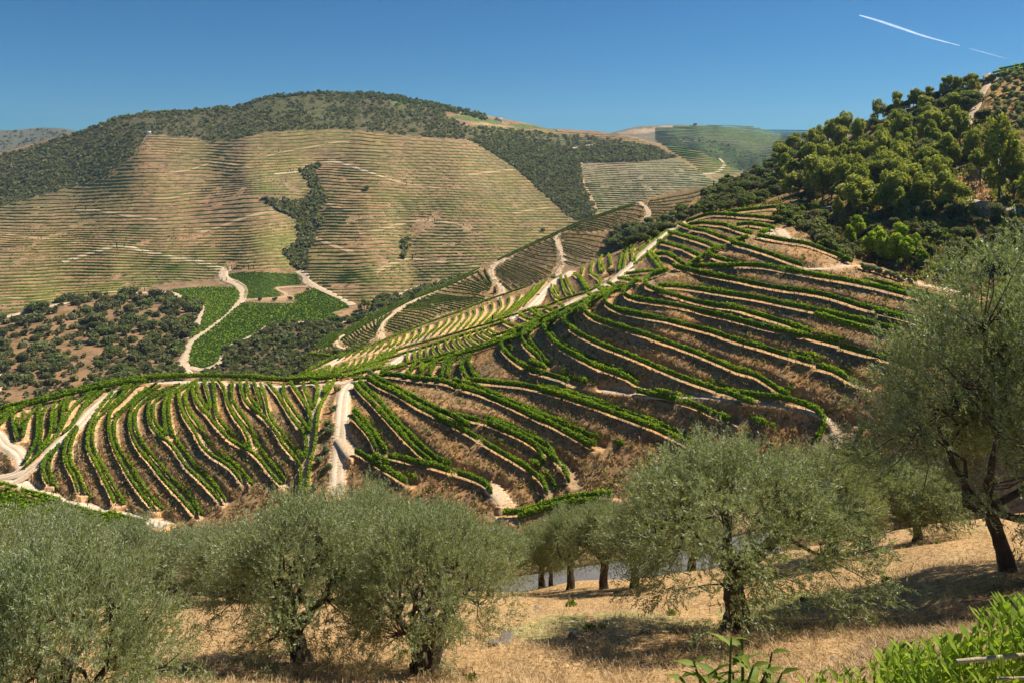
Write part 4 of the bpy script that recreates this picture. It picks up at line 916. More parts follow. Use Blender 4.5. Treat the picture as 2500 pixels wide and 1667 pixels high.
def variant(kind, seed):
    r = np.random.default_rng(seed*31+7); L_ = []
    if kind == 'eucalyptus':
        for i in range(16):
            z = r.uniform(.25, .93); a = r.uniform(0, 6.28); q = r.uniform(.14, .30)*math.sin(min(1, (1-z)*1.9+.15)*1.5)
            L_.append(((math.cos(a)*q, math.sin(a)*q, z), (r.uniform(.06, .13), r.uniform(.06, .13), r.uniform(.09, .19))))
        L_.append(((0, 0, .6), (.12, .12, .25)))
        n, ls, th, tr = 3800, .038, .34, .5
    elif kind == 'round':
        for i in range(9):
            a = r.uniform(0, 6.28); q = r.uniform(.05, .3); z = r.uniform(.22, .76)
            L_.append(((math.cos(a)*q, math.sin(a)*q, z), (r.uniform(.16, .26), r.uniform(.16, .26), r.uniform(.13, .2))))
        n, ls, th, tr = 3200, .05, .12, .42
    elif kind == 'shrub':
        for i in range(6):
            a = r.uniform(0, 6.28); q = r.uniform(.05, .38); z = r.uniform(.2, .62)
            L_.append(((math.cos(a)*q, math.sin(a)*q, z), (r.uniform(.2, .32), r.uniform(.2, .32), r.uniform(.2, .34))))
        n, ls, th, tr = 520, .13, .1, .42
    elif kind == 'cypress':
        for i in range(7): L_.append(((r.normal(0, .01), r.normal(0, .01), .12+.12*i), (.105-.009*i, .105-.009*i, .11)))
        n, ls, th, tr = 900, .05, .06, .4
    elif kind == 'poplar':
        for i in range(8):
            z = .3+.08*i; L_.append(((r.normal(0, .04), r.normal(0, .04), z), (.13, .13, .1)))
        for i in range(5):
            a = r.uniform(0, 6.28); L_.append(((math.cos(a)*.17, math.sin(a)*.17, r.uniform(.25, .75)), (.12, .12, .15)))
        n, ls, th, tr = 2200, .055, .15, .55
    V, f, t = crown_mesh(seed, L_, n, ls, tr)
    Vt, ft = trunk_mesh(seed, th, .022 if kind != 'round' else .03, .08, 4, .25, min(.8, th*2.2), 5)
    return V, f, t, Vt, ft
MATK = {'euc': ('eucalyptus', 'eucalypt'), 'dark': ('round', 'pine'), 'grey': ('round', 'scrub'), 'bright': ('poplar', 'bright'), 'scrub': ('shrub', 'scrub'), 'cyp': ('cypress', 'cypress'), 'olive_far': ('round', 'olive'), 'darkscrub': ('shrub', 'pine')}
LIB = {}
def lib(kind, v):
    if (kind, v) not in LIB:
        shape, mt = MATK[kind]; V, f, t, Vt, ft = variant(shape, v+{'euc': 0, 'dark': 20, 'grey': 40, 'bright': 60, 'scrub': 80, 'cyp': 100, 'olive_far': 120, 'darkscrub': 140}[kind])
        LIB[(kind, v)] = (mesh_np('crown', V, f, M[mt], tint=t), mesh_np('trunk', Vt, ft, M['fbark']))
    return LIB[(kind, v)]
def plant(name, kind, slope, px, py, h, label, cat, group, wide=1.0, v=None, P=None, trunk=True):
    py = max(py, float(np.interp(px, *slope.top))+3)
    if P is None: P = slope.pt(px, py)
    v = random.randrange(5 if kind in ('euc', 'dark', 'scrub') else 3) if v is None else v; crown, tr = lib(kind, v)
    s = (h*wide, h*wide, h)
    if trunk:
        o = ob(name, None, label=label, cat=cat, group=group, loc=P); o.empty_display_size = .5; o.scale = s; o.rotation_euler[2] = random.uniform(0, 6.28)
        ob('crown', crown, o); ob('trunk', tr, o)
    else:
        o = ob(name, crown, label=label, cat=cat, group=group, loc=P-np.array([0, 0, .05*h])); o.scale = s; o.rotation_euler[2] = random.uniform(0, 6.28)
    return o
def scatter(poly, n, dmin, tries=40, seed=1):
    r = random.Random(seed); xs = [p[0] for p in poly]; ys = [p[1] for p in poly]; out = []; cell = {}
    for _ in range(n*tries):
        if len(out) >= n: break
        x = r.uniform(min(xs), max(xs)); y = r.uniform(min(ys), max(ys))
        if not inpoly(np.array([x]), np.array([y]), poly)[0]: continue
        k = (int(x/dmin), int(y/(dmin*.6))); ok = True
        for a in (-1, 0, 1):
            for b in (-1, 0, 1):
                for q in cell.get((k[0]+a, k[1]+b), ()):
                    if math.hypot(q[0]-x, (q[1]-y)/.6) < dmin: ok = False
        if ok: out.append((x, y)); cell.setdefault(k, []).append((x, y))
    return out
def meters(px_, slope, x, y): return px_/F/slope.inv(np.array(x), np.array(y))

def spot(x, y, xs, ys, xw, yw):
    return yw[sum(y > t for t in ys)]+', '+xw[sum(x > t for t in xs)]
# the wooded slope (heights in source pixels, converted at their distance)
FOREST = cE([(720,830),(830,730),(960,650),(1140,600),(1250,570),(1400,480),(1640,370),(1850,310),(1990,262),(2070,270),(2050,380),(1985,500),(1985,600),(2100,700),(2100,800),(1990,850),(1930,900),(1940,1010),(1700,1060),(1500,1140),(1230,1130),(960,960),(780,900)])
for i, (x, y) in enumerate(scatter(FOREST, 150, 17, seed=3)):
    u = random.random(); up = y < 330
    kind = 'euc' if u < (.45 if up else .66) else ('dark' if u < .85 else 'grey'); t = (y-170)/380
    h = (34+62*max(0, t))*random.uniform(.75, 1.25)*(1 if kind == 'euc' else .7); hm = min(24, meters(h, wooded, x, y))
    nm, lab = {'euc': ('eucalyptus_tree', 'tall yellow-green eucalyptus among the dense trees of the right slope'), 'dark': ('oak_tree', 'dark green rounded tree among the dense trees of the right slope'), 'grey': ('shrubby_tree', 'low grey-green tree among the dense trees of the right slope')}[kind]
    lab = {'euc': ('tall ', 'slender ', 'broad ')[i % 3]+'yellow-green eucalyptus', 'dark': 'dark rounded tree', 'grey': 'low grey-green tree'}[kind]+' '+spot(x, y, (1920, 1970, 2020, 2070, 2130, 2190, 2250, 2310), (270, 310, 350, 390, 430, 470, 510), ('left tip', 'far left part', 'left part', 'left of the centre', 'centre', 'right of the centre', 'right part', 'far right part', 'beside the farm track'), ('skyline rank of the wood', 'second rank of the wood', 'third rank of the wood', 'fourth rank of the wood', 'fifth rank of the wood', 'sixth rank of the wood', 'seventh rank of the wood', 'foot of the wood'))
    plant(nm, kind, wooded, x, y, hm, lab, 'tree', 'trees covering the wooded right slope', random.uniform(.85, 1.25) if kind == 'euc' else random.uniform(1.0, 1.4))
# named trees of that slope
for kind, nm, pts, h, lab, wide in [
  ('euc', 'eucalyptus_tree', cE([(860,990)]), 62, 'single eucalyptus standing in front of the grey road barrier', 1.15),
  ('euc', 'eucalyptus_tree', cE([(1540,1110)]), 104, 'bright yellow-crowned eucalyptus standing forward at the slope foot', .95),
  ('euc', 'eucalyptus_tree', cE([(1290,1120)]), 100, 'broad olive-green eucalyptus left of the yellow-crowned one', 1.5),
  ('euc', 'eucalyptus_tree', cE([(1160,1150)]), 62, 'thin pale eucalyptus beside the curve of the paved road', .7),
  ('euc', 'eucalyptus_tree', cE([(1720,1080)]), 92, 'airy eucalyptus right of the yellow-crowned one', 1.2),
  ('euc', 'eucalyptus_tree', cE([(1880,1080)]), 92, 'wide eucalyptus left of the bare tan clearing', 1.3),
  ('euc', 'eucalyptus_tree', cE([(2190,1020)]), 200, 'tallest eucalyptus with a bare trunk over the tan clearing', .72),
  ('euc', 'eucalyptus_tree', cE([(2290,1010)]), 100, 'drooping eucalyptus at the right frame edge over the clearing', 1.1),
  ('euc', 'eucalyptus_tree', cE([(2400,1060)]), 95, 'eucalyptus cut by the right frame edge above the clearing', 1.1),
  ('grey', 'shrubby_tree', cE([(2195,1160)]), 58, 'small grey round tree standing on the tan clearing', 1.0),
  ('euc', 'eucalyptus_tree', cE([(2070,905)]), 78, 'eucalyptus in front of the glimpsed white house', 1.1),
  ('dark', 'oak_tree', cE([(2090,520)]), 38, 'dark round oak beside the pale farm track', 1.3),
  ('dark', 'oak_tree', cE([(1990,420)]), 42, 'dark spreading oak left of the pale farm track', 2.0),
  ('dark', 'oak_tree', cE([(1665,345)]), 28, 'flat-topped dark pine on the skyline of the right slope', 1.5),
  ('grey', 'shrubby_tree', cE([(1735,345)]), 30, 'loose-crowned tree on the skyline beside the flat-topped pine', 1.6),
  ('dark', 'oak_tree', cE([(1490,435)]), 34, 'open dark tree on the skyline of the right slope', 1.3),
  ('dark', 'oak_tree', cE([(1850,285)]), 20, 'small dark tree poking above the skyline', 1.0),
  ('euc', 'eucalyptus_tree', cE([(1960,275)]), 30, 'highest green eucalyptus on the skyline left of the track', 1.5),
  ('dark', 'oak_tree', cE([(2318,152)]), 13, 'lone dark round tree on the vineyard skyline', 1.6)]:
    x, y = pts[0]; plant(nm, kind, wooded, x, y, meters(h, wooded, x, y), lab, 'tree', None, wide)
for x, y in scatter(cE([(2140,260),(2352,225),(2500,200),(2600,480),(2352,560),(2150,500)]), 60, 17, seed=9):
    plant('grove_olive_tree', 'olive_far', wooded, x, y, meters(random.uniform(15, 24), wooded, x, y), 'small olive of the dry grove, '+spot(x, y, (2440, 2465, 2490, 2515), (195, 215, 235, 255, 275, 295), ('nearest the farm track', 'second from the track', 'middle file', 'fourth from the track', 'file by the frame edge'), ('top line', 'second line', 'third line', 'fourth line', 'fifth line', 'sixth line', 'lowest line')), 'olive tree', 'olive grove on the upper right slope', 1.15)
for i, (x, y) in enumerate(scatter([(1890,508),(1960,522),(2030,588),(2092,636),(2062,640),(1990,592),(1930,562),(1880,540)], 34, 11, seed=15)):
    plant('bush', random.choice(['scrub', 'darkscrub']), front, x, y, meters(random.uniform(20, 40), front, x, y), 'grey-green bush between the top vine rows and the scrub, '+spot(x, y, (1910, 1930, 1950, 1970, 1990, 2010, 2030, 2050, 2070), (560, 600), ('first', 'second', 'third', 'fourth', 'fifth', 'sixth', 'seventh', 'eighth', 'ninth', 'last'), ('upper end of the edge', 'middle of the edge', 'lower end of the edge')), 'bush', 'bushes edging the vineyard top', 1.2, trunk=False)
for k, a in enumerate([(2060,205),(2090,195),(2120,200),(2010,235),(2200,165),(2240,160),(2280,158),(2150,190)]):
    x, y = cE([a])[0]; plant('skyline_tree', 'dark', wooded, x, y+2, meters(random.uniform(12, 20), wooded, x, y), 'small dark tree on the skyline beside the farm track', 'tree', 'skyline trees by the farm track', 1.5)
# dark slope foot: scrub and yellow-green trees above the vineyard
FOOT = cE([(900,1080),(960,930),(1230,1090),(1500,1120),(1950,1030),(2230,1180),(2500,1230),(2600,1500),(2352,1500),(1700,1480),(1320,1420),(1100,1330),(880,1230)])
for i, (x, y) in enumerate(scatter(FOOT, 95, 17, seed=5)):
    kind = random.choice(['scrub', 'scrub', 'darkscrub', 'darkscrub', 'grey']); h = random.uniform(20, 46)
    plant('bush', kind, wooded, x, y, meters(h, wooded, x, y), {'scrub': 'grey-green', 'darkscrub': 'dark green', 'grey': 'pale grey'}[kind]+' bush '+spot(x, y, (2000, 2120, 2260, 2400), (540, 620), ('below the curved barrier', 'left of the yellow-green trees', 'among the yellow-green trees', 'above the tallest olive', 'by the right frame edge'), ('in the upper scrub', 'in the mid scrub', 'in the lowest scrub')), 'bush', 'bushes at the foot of the wooded slope', random.uniform(.9, 1.3), trunk=kind == 'grey')
for a, h in [((1240,1330),62),((1300,1260),60),((1380,1420),80),((1450,1430),86),((1530,1440),84),((1600,1440),74),((1660,1400),66),((1340,1190),36),((1010,1100),24),((1060,1090),26),((1100,1085),20),((935,1110),24),((1700,1460),50),((2060,1420),60),((2120,1460),56),((2200,1450),60),((1560,1390),90),((1420,1380),76)]:
    x, y = cE([a])[0]; plant('leafy_tree', 'bright', wooded, x, y, meters(h, wooded, x, y), 'yellow-green young tree, '+spot(x, y, (2030, 2110, 2160, 2210), (520, 590, 640), ('left group', 'left of the middle group', 'middle group', 'right of the middle group', 'right group'), ('up by the road', 'upper rank', 'main rank', 'front rank')), 'tree', 'yellow-green trees at the slope foot', random.uniform(.8, 1.15))
for a, h, lab in [((950,1200),42,'grey rounded bush right above the tan hairpin track'),((1040,1240),44,'grey-brown bush below the curved road barrier'),((1120,1290),40,'greyish bush at the lower end of the hairpin scrub')]:
    x, y = cE([a])[0]; plant('bush', 'scrub', wooded, x, y, meters(h, wooded, x, y), lab, 'bush', None, 1.1, trunk=False)
# scrub band between the middle ridge and the front hill
BAND = c2([(1180,830),(1170,700),(1230,640),(1400,640),(1550,590),(1700,560),(1800,500),(1950,430),(2100,300),(2352,150),(2700,-80),(2850,100),(2900,230),(2500,400),(2300,460),(2100,480),(1860,540),(1700,640),(1450,790),(1280,830)])
for i, (x, y) in enumerate(scatter(BAND, 180, 11, seed=6)):
    sl = front if y > np.interp(x, FX, FT) else (wooded if x > 1650 and y > np.interp(x, *wooded.top) else middle)
    if sl is middle and y > np.interp(x, FX, FT)-3: y = float(np.interp(x, FX, FT))-3
    kind = random.choice(['scrub', 'darkscrub', 'grey', 'dark']); h = random.uniform(17, 34)
    plant('bush', kind, sl, x, y, meters(h, sl, x, y), {'scrub': 'grey-green', 'darkscrub': 'dark green', 'grey': 'pale grey', 'dark': 'tall dark'}[kind]+' bush behind the top road, '+spot(x, y, (1540, 1580, 1620, 1660, 1700, 1740, 1780, 1820, 1860), (440, 465, 490, 515, 540, 570, 600), ('far left end', 'left end', 'left part', 'left of the middle', 'middle', 'right of the middle', 'right part', 'near the right end', 'right end', 'by the barrier'), ('topmost', 'high', 'upper', 'upper middle', 'lower middle', 'low', 'lower', 'lowest')), 'bush', 'bushes in the band behind the top road', random.uniform(1, 1.4), trunk=kind in ('grey', 'dark'))
for x, y in scatter([(742,874),(760,868),(800,868),(850,862),(880,846),(900,845),(850,878),(800,892),(750,915)], 40, 8, seed=17):
    plant('bush', random.choice(['scrub', 'darkscrub']), middle, x, min(y, float(np.interp(x, FX, FT))+4), meters(random.uniform(14, 24), middle, x, y), 'dark bush under the tip of the middle ridge, '+spot(x, y, (765, 790, 815, 840), (880,), ('leftmost part', 'left part', 'middle', 'right part', 'right end'), ('upper rank', 'lower rank')), 'bush', 'bushes under the tip of the middle ridge', 1.4, trunk=False)
for a, h, lab in [((1230,830),46,'large dark shade tree behind the crest strips, leftmost of four'),((1330,800),52,'tall dark shade tree second from the left behind the strips'),((1440,740),40,'dark shade tree third from the left behind the strips'),((1530,680),34,'dark shade tree nearest the top road')]:
    x, y = c2([a])[0]; x2 = x; y2 = float(np.interp(x, FX, FT))+2; plant('shade_tree', 'dark', middle, x2, min(y, y2), meters(h, middle, x2, y), lab, 'tree', None, 1.5)
# single bushes and olives along the main road and fork
for a, h, lab in [(c8([(1820,490)])[0], 22, 'topmost'), (c8([(1850,300)])[0], 20, 'uppermost by the bend'), (c8([(1790,700)])[0], 30, 'second'), (c8([(1770,640)])[0], 22, 'third'), (c8([(1750,865)])[0], 20, 'fourth'), (c8([(1680,985)])[0], 24, 'fifth'), (c8([(1770,1050)])[0], 26, 'sixth'), (c8([(1640,1230)])[0], 20, 'lowest')]:
    plant('young_olive_tree', 'olive_far', front, a[0], a[1], meters(h, front, *a), f'grey-green young olive left of the main dirt road, {lab} of the line', 'olive tree', 'young olives beside the main dirt road', 1.15)
for a, h, lab in [(c4([(795,540)])[0], 20, 'round grey-green bush above the bend of the main road'), (c4([(660,585)])[0], 14, 'small round bush at the inner side of the road bend'), (c2([(1145,1065)])[0], 18, 'round bush alone at the road fork on the saddle'),
                  (c2([(595,1105)])[0], 17, 'grey bush where the crest road leaves the ridge track'), (c1([(1530,1000)])[0], 0, ''), (c4([(1350,400)])[0], 20, 'dark bush in the hollow between the crest bands'), (c2([(440,1275)])[0], 10, 'small dark bush beside the winding crest road')]:
    if h: plant('bush', 'olive_far' if 'grey' in lab else 'scrub', front, a[0], a[1], meters(h, front, *a), lab, 'bush', None, 1.2, trunk=False)
for i, a in enumerate([(1690,690),(1720,700),(1755,705),(1790,712),(1830,725),(1870,735),(1910,745),(1950,755),(1990,770),(2030,765),(2075,785),(2115,790)]):
    x, y = c3([a])[0]; plant('young_olive_tree', 'bright' if i in (9, 11) else 'olive_far', front, x, y+6, meters(20, front, x, y), 'small round olive in the single line along the tan track', 'olive tree', 'line of small olives along the tan track', 1.1)
# cypresses
CY = [(cA, [(480,822),(547,820)], 10, 'cypress pair high on the left of the far hill'), (cA, [(745,1055),(793,1055)], 11, 'cypress pair where the pale track starts on the far hill'), (cA, [(1288,698),(1313,698)], 8, 'cypress pair in the middle of the far hill'),
      (cA, [(1398,516),(1430,518)], 8, 'cypress pair near the top middle of the far hill'), (cA, [(1838,582),(1855,580),(1870,580)], 8, 'three cypresses left of the gully top'), (cA, [(1778,448),(1805,450)], 7, 'tiny cypress pair on the uppermost terraces'),
      (cA, [(1455,1203),(1477,1200),(1508,1199),(1557,1195),(1587,1195),(1617,1195)], 11, 'row of cypresses above the upper green field'), (cA, [(1417,1266),(1444,1268)], 10, 'cypress pair below the field junction'),
      (cA, [(518,1392),(532,1390),(567,1380),(587,1382)], 18, 'four tall cypresses above the valley scrub'), (cA, [(923,1330)], 9, 'single cypress on the scrub edge'), (cA, [(932,430),(885,432)], 7, 'cypress pair at the upper corner of the terraces'),
      (cB, [(640,890),(682,890)], 10, 'cypress pair on the right part of the far hill'), (cB, [(505,656),(543,654)], 8, 'cypress pair at the high track bend'), (cB, [(1190,560),(1220,560)], 9, 'cypress pair at the scrub edge'),
      (cB, [(540,1132)], 14, 'lone cypress at the end of the orange track'), (cB, [(905,388),(930,388)], 6, 'tiny cypress pair on the terrace corner')]
for fn, pts, h, lab in CY:
    for k, (x, y) in enumerate(fn(pts)):
        L_ = lab if len(pts) == 1 else f'{["left", "right"][k] if len(pts) == 2 else ordw(k)+" from the left"} of the {lab}'
        plant('cypress_tree', 'cyp', valley, x, y, meters(h, valley, x, y), 'cypress, '+L_, 'cypress', None if len(pts) == 1 else lab, 1.0)
for fn, (x, y), h, sl, lab in [(c1, (1970,1215), 24, front, 'dark slim cypress alone among the crest strips'), (c1, (1985,925), 18, middle, 'dark cypress left of the pair by the ridge track'), (c1, (1998,930), 15, middle, 'dark cypress right of the pair by the ridge track'),
        (c1, (1183,1000), 14, middle, 'dark cypress first of three on the middle ridge line'), (c1, (1200,998), 16, middle, 'dark cypress second of three on the middle ridge line'), (c1, (1218,990), 14, middle, 'dark cypress third of three on the middle ridge line'), (c2, (2128,190), 15, middle, 'dark cypress on the saddle before the distant hill')]:
    x, y = fn([(x, y)])[0]; plant('cypress_tree', 'cyp', sl, x, y, meters(h, sl, x, y), lab, 'cypress', None, 1.1)
# trees dotted on the far hill
for fn, (x, y), h, lab in [(cB, (1377,962), 12, 'lone round tree low on the right of the far hill'), (cB, (248,685), 12, 'lone round tree on the upper right terraces'), (cB, (480,1130), 16, 'round tree beside the lone cypress'), (cA, (2338,690), 12, 'round tree right of the gully'),
        (cD, (1850,285), 11, 'dark round tree on the field zigzag'), (cD, (1660,295), 10, 'small round tree on the bare field bank, left one'), (cD, (1755,295), 12, 'small round tree on the bare field bank, right one'), (cD, (1960,225), 8, 'small bush on the upper bare patch'), (cE, (252,537), 9, 'lone tree on the top of the distant hill')]:
    q = fn([(x, y)])[0]; sl = far_right if fn is cE else valley; plant('round_tree', 'dark', sl, q[0], q[1], meters(h, sl, *q), lab, 'tree', None, 1.4)
# valley scrub
vs = scatter(VAL_SCRUB, 640, 10.5, seed=11)
vs = [p for p in vs if fbm(p[0], p[1], 45, 8) > -.12 or p[0] > 270]
vs.sort(key=lambda p: -p[1]); vis = [p for p in vs if -20 < p[0] < 520 and p[1] < np.interp(p[0], FX, FT)+4]
ind, rest = vis[:290], vis[290:]+[p for p in vs if p not in vis][:80]
for i, (x, y) in enumerate(ind):
    kd_ = random.choice(['scrub', 'darkscrub', 'scrub'])
    plant('scrub_bush', kd_, valley, x, y, meters(random.uniform(14, 32), valley, x, y), ('grey-green' if kd_ == 'scrub' else 'dark green')+' bush on the orange slope, '+spot(x, y, (50, 100, 150, 200, 250, 300, 350, 400, 450), (745, 770, 795, 820, 845, 870, 895, 920), ('at the left frame edge', 'far left part', 'left part', 'left of the middle', 'middle', 'right of the middle', 'right part', 'far right part', 'right end', 'beside the broad pale track'), ('topmost', 'second rank down', 'third rank down', 'fourth rank down', 'fifth rank down', 'sixth rank down', 'seventh rank down', 'eighth rank down', 'just behind the spur')), 'bush', 'bushes on the orange valley slope', random.uniform(1.0, 1.5), trunk=False)
v2 = [p for p in scatter(VAL_SCRUB2, 260, 10, seed=12) if p[1] < np.interp(p[0], FX, FT)+4]
for x, y in v2[:170]:
    sl = valley; kd_ = random.choice(['dark', 'scrub', 'grey', 'darkscrub'])
    plant('valley_tree', kd_, sl, x, y, meters(random.uniform(14, 24), sl, x, y), {'dark': 'dark rounded', 'scrub': 'grey-green', 'grey': 'pale grey', 'darkscrub': 'low dark'}[kd_]+' tree in the ravine, '+spot(x, y, (600, 680, 760, 850, 950), (780, 830, 870), ('below the field tip', 'left part', 'middle', 'right part', 'by the ridge tip', 'toward the far terraces'), ('upper edge', 'upper middle', 'lower middle', 'just behind the crest hedge')), 'tree', 'trees filling the ravine below the green fields', random.uniform(1.0, 1.5), trunk=False)
for a, h, lab in [(c1([(740,1080)])[0], 30, 'broad bright green tree at the foot of the far terraces'), (c1([(880,1080)])[0], 26, 'dark broad tree right of the bright green tree')]:
    plant('valley_tree', 'dark' if 'dark' in lab else 'euc', valley, a[0], a[1], meters(h, valley, *a), lab, 'tree', None, 1.6)
def mass(name, slope, spots, hpx, mat, lab, k=14, seed=1, wide=1.3, lsz=.5, cat='scrub'):
    """far scrub: each clump a handful of leaf sprays, all in one mass"""
    r = np.random.default_rng(seed); sp = np.array(spots); n = len(sp); P = slope.pt(sp[:, 0], sp[:, 1]); h = r.uniform(*hpx, n)*P[:, 1]/F
    D = r.normal(size=(n, k, 3)); D /= np.linalg.norm(D, axis=2)[..., None]; D[..., 2] = np.abs(D[..., 2])
    Q = P[:, None]+D*np.stack([h*wide*.5, h*wide*.5, h*.55], 1)[:, None]*r.uniform(.6, 1, (n, k, 1)); Q[..., 2] += (h*.25)[:, None]
    A, B = rot_basis(n*k, r); hs = np.repeat(h, k); V, f = quads(Q.reshape(-1, 3), A, B, hs*lsz*r.uniform(.4, .8, n*k), hs*lsz*r.uniform(.4, .7, n*k))
    t = np.clip(np.repeat(r.uniform(.15, .7, n), k)+.2*D.reshape(-1, 3)[:, 2]-.1+r.normal(0, .08, n*k), 0, 1)
    ob(name, mesh_np(name, V, f, mat, tint=t), kind='stuff', label=lab, cat=cat)
mass('valley_scrub', valley, rest+scatter(VAL_SCRUB, 1000, 5, seed=21)+scatter(VAL_SCRUB2, 800, 6, seed=22), (6, 16), M['scrub'], 'low scrub and small bushes between the rounded valley bushes', 16, 2)
keep = [p for p in scatter(SC_L, 5200, 4, seed=31) if fbm(p[0], p[1]*1.6, 34, 14) > (.05 if 560 < p[0] < 850 and p[1] < 300 else -.25) or (p[0] < 330) or random.random() < .3]
mass('hill_scrub', valley, keep, (3, 9), M['scrub'], 'dark scrub and small trees covering the top and left flank of the far hill', 11, 3)
mass('shoulder_scrub', valley, scatter(SC_R, 500, 4.5, seed=32)+scatter(cB([(920,380),(1100,340),(1400,400),(1600,440),(1620,600),(1640,700),(1700,850),(1600,880),(1460,790),(1300,640),(1180,530)]), 1000, 4.5, seed=33), (5, 10), M['scrub'], 'grey-green scrub on the shoulder and flank right of the far terraces', 11, 4)
mass('gully_trees', valley, scatter(GUL, 330, 5.5, seed=34)+scatter(cB([(460,1010),(520,1000),(520,1110),(470,1110)]), 14, 5, seed=3)+scatter(cB([(340,1400),(600,1310),(850,1240),(820,1280),(600,1400),(300,1500)]), 120, 7, seed=4), (7, 12), M['scrub'], 'dark trees packed in the gully that splits the far terraces', 16, 5, .95)
ridge_pines = [(x, float(np.interp(x, VX, VT))+random.uniform(1, 14)) for x in np.linspace(880, 1190, 240)]+[(x, float(np.interp(x, VX, VT))+random.uniform(1, 9)) for x in np.linspace(190, 1180, 230)]
mass('ridge_trees', valley, ridge_pines, (4, 9), M['pine'], 'dark trees fringing the skyline of the far hill', 12, 6, .8)
mass('far_scrub', far_right, scatter(cE([(0,640),(300,610),(560,700),(800,760),(850,700),(1100,640),(900,900),(500,820),(200,720),(0,700)]), 420, 4, seed=41), (3, 7), M['scrub'], 'dark scrub patches on the distant right hill', 8, 7)
mass('far_left_trees', far_left, [(random.uniform(-100, 240), random.uniform(0, 1)) for _ in range(1)]+scatter([(-200,330),(0,322),(100,316),(190,326),(260,360),(60,460),(-200,470)], 700, 4, seed=42), (3, 7), M['scrub'], 'dark woods on the hill at the far left horizon', 8, 8)
# terrace lines on the distant hills
parts, tt = [], []
for sl, polys, y0, y1, st, slope_ in ((far_right, cE([(0,560),(430,538),(620,548),(850,605),(1000,610),(1150,570),(1100,640),(850,820),(400,830),(0,640)]), 305, 430, 3.4, .02), (valley, cE([(30,660),(280,700),(460,790),(560,850),(300,850),(240,800)]), 350, 430, 4.6, .08)):
    for k in range(int((y1-y0)/st)):
        xs_ = np.arange(1580, 2080, 4.0); yy = y0+k*st+(xs_-1700)*slope_+3*fbm(xs_, xs_*0+k*4, 90, 6); m_ = inpoly(xs_, yy, polys)
        if m_.sum() < 6: continue
        P = resample(sl.pt(xs_[m_], yy[m_]), 15); s_ = 1.3 if sl is valley else 2.4; Vs = []; nn = normals2(P)
        for o_, z in ((1, 0), (.6, 2), (-.6, 2), (-1, 0)):
            Q = P.copy(); Q[:, :2] += nn*(o_*s_); Q[:, 2] += z*s_; Vs.append(Q)
        a = len(P); Vs = np.stack(Vs, 1).reshape(-1, 3); i, j = np.meshgrid(np.arange(a-1), np.arange(3), indexing='ij'); fc = np.stack([i*4+j, i*4+j+1, (i+1)*4+j+1, (i+1)*4+j], -1).reshape(-1, 4)
        parts.append((Vs, fc)); tt.append(np.clip(.45+rng.normal(0, .12, len(fc)), 0, 1))
V, f = join(parts); ob('distant_vine_rows', mesh_np('distant_vine_rows', V, f, M['vine_far'], tint=np.concatenate(tt)), kind='stuff', label='faint vine rows on the distant right hill and spur', cat='vine rows')

# weeds, dry brush and grass on the terrace banks of the front hill
def tufts(name, slope, n, region, ls, k, mat, lab, seed, nz=None, hgt=.35, carver=None, flat=.35):
    r = np.random.default_rng(seed); x = r.uniform(region[0], region[1], n*3); y = r.uniform(region[2], region[3], n*3)
    m_ = (y > np.interp(x, *slope.top)+4); 
    m_ &= y < np.interp(x, *slope.bot)-(25 if slope is wooded else 0)
    if nz: m_ &= fbm(x, y*1.6, nz[0], seed) > nz[1]
    x, y = x[m_][:n], y[m_][:n]; P = slope.pt(x, y); n = len(P); keep = np.ones(n, bool)
    if carver:
        for i in range(n):
            _, j, d = carver.kd.find((P[i, 0], P[i, 1], 0)); dd = (P[i, :2]-carver.P[j, :2]) @ carver.n[j]; lo, hi, bl = carver.par[j]
            if lo-.3 <= dd <= hi+.3 and d < 4: keep[i] = False
            elif d < 5:
                wv = min(1., max(0., 1-(lo-dd)/bl if dd < lo else 1-(dd-hi)/(bl*.8))); ww = wv*wv*(3-2*wv); P[i, 2] = P[i, 2]*(1-ww)+carver.P[j, 2]*ww
    P = P[keep]; n = len(P); sz = r.uniform(.6, 1.5, n); D = r.normal(size=(n, k, 3)); D[..., 2] = np.abs(D[..., 2])
    Q = P[:, None]+D*np.array([ls*.7, ls*.7, hgt*.6])*sz[:, None, None]
    A, B = rot_basis(n*k, r); B[:, 2] = np.abs(B[:, 2])+.5; s_ = np.repeat(sz, k); V, f = quads(Q.reshape(-1, 3), A, B, s_*ls*flat*r.uniform(.5, 1, n*k), s_*ls*r.uniform(.3, .7, n*k))
    t = np.clip(np.repeat(r.uniform(.1, .9, n), k)*.7+.15+r.normal(0, .12, n*k), 0, 1)
    ob(name, mesh_np(name, V, f, mat, tint=t), kind='stuff', label=lab, cat='undergrowth')
tufts('dry_brush', front, 20000, (0, 2400, 480, 1300), .3, 5, M['rust'], 'rust brown dry brush on the terrace banks', 51, None, .3, carve)
tufts('bank_weeds', front, 5000, (0, 2350, 520, 1290), .34, 9, M['weed'], 'green weeds dotting the terrace banks', 52, (9, .22), .45, carve)
tufts('dry_bank_grass', front, 14000, (0, 2400, 480, 1300), .26, 6, M['straw'], 'pale dry grass on the terrace banks', 53, (22, -.05), .35, carve)
tufts('slope_brush', wooded, 4500, (1700, 2560, 250, 760), .7, 5, M['rust'], 'dry brush between the trees of the wooded slope', 54, None, .5)
tufts('slope_weeds', wooded, 2500, (1700, 2560, 250, 760), .8, 6, M['weed'], 'green weeds between the trees of the wooded slope', 55, (40, .0), .6)
tufts('ridge_brush', middle, 2500, (800, 1740, 480, 860), .8, 4, M['rust'], 'dry brush on the banks of the middle ridge', 56, None, .5)

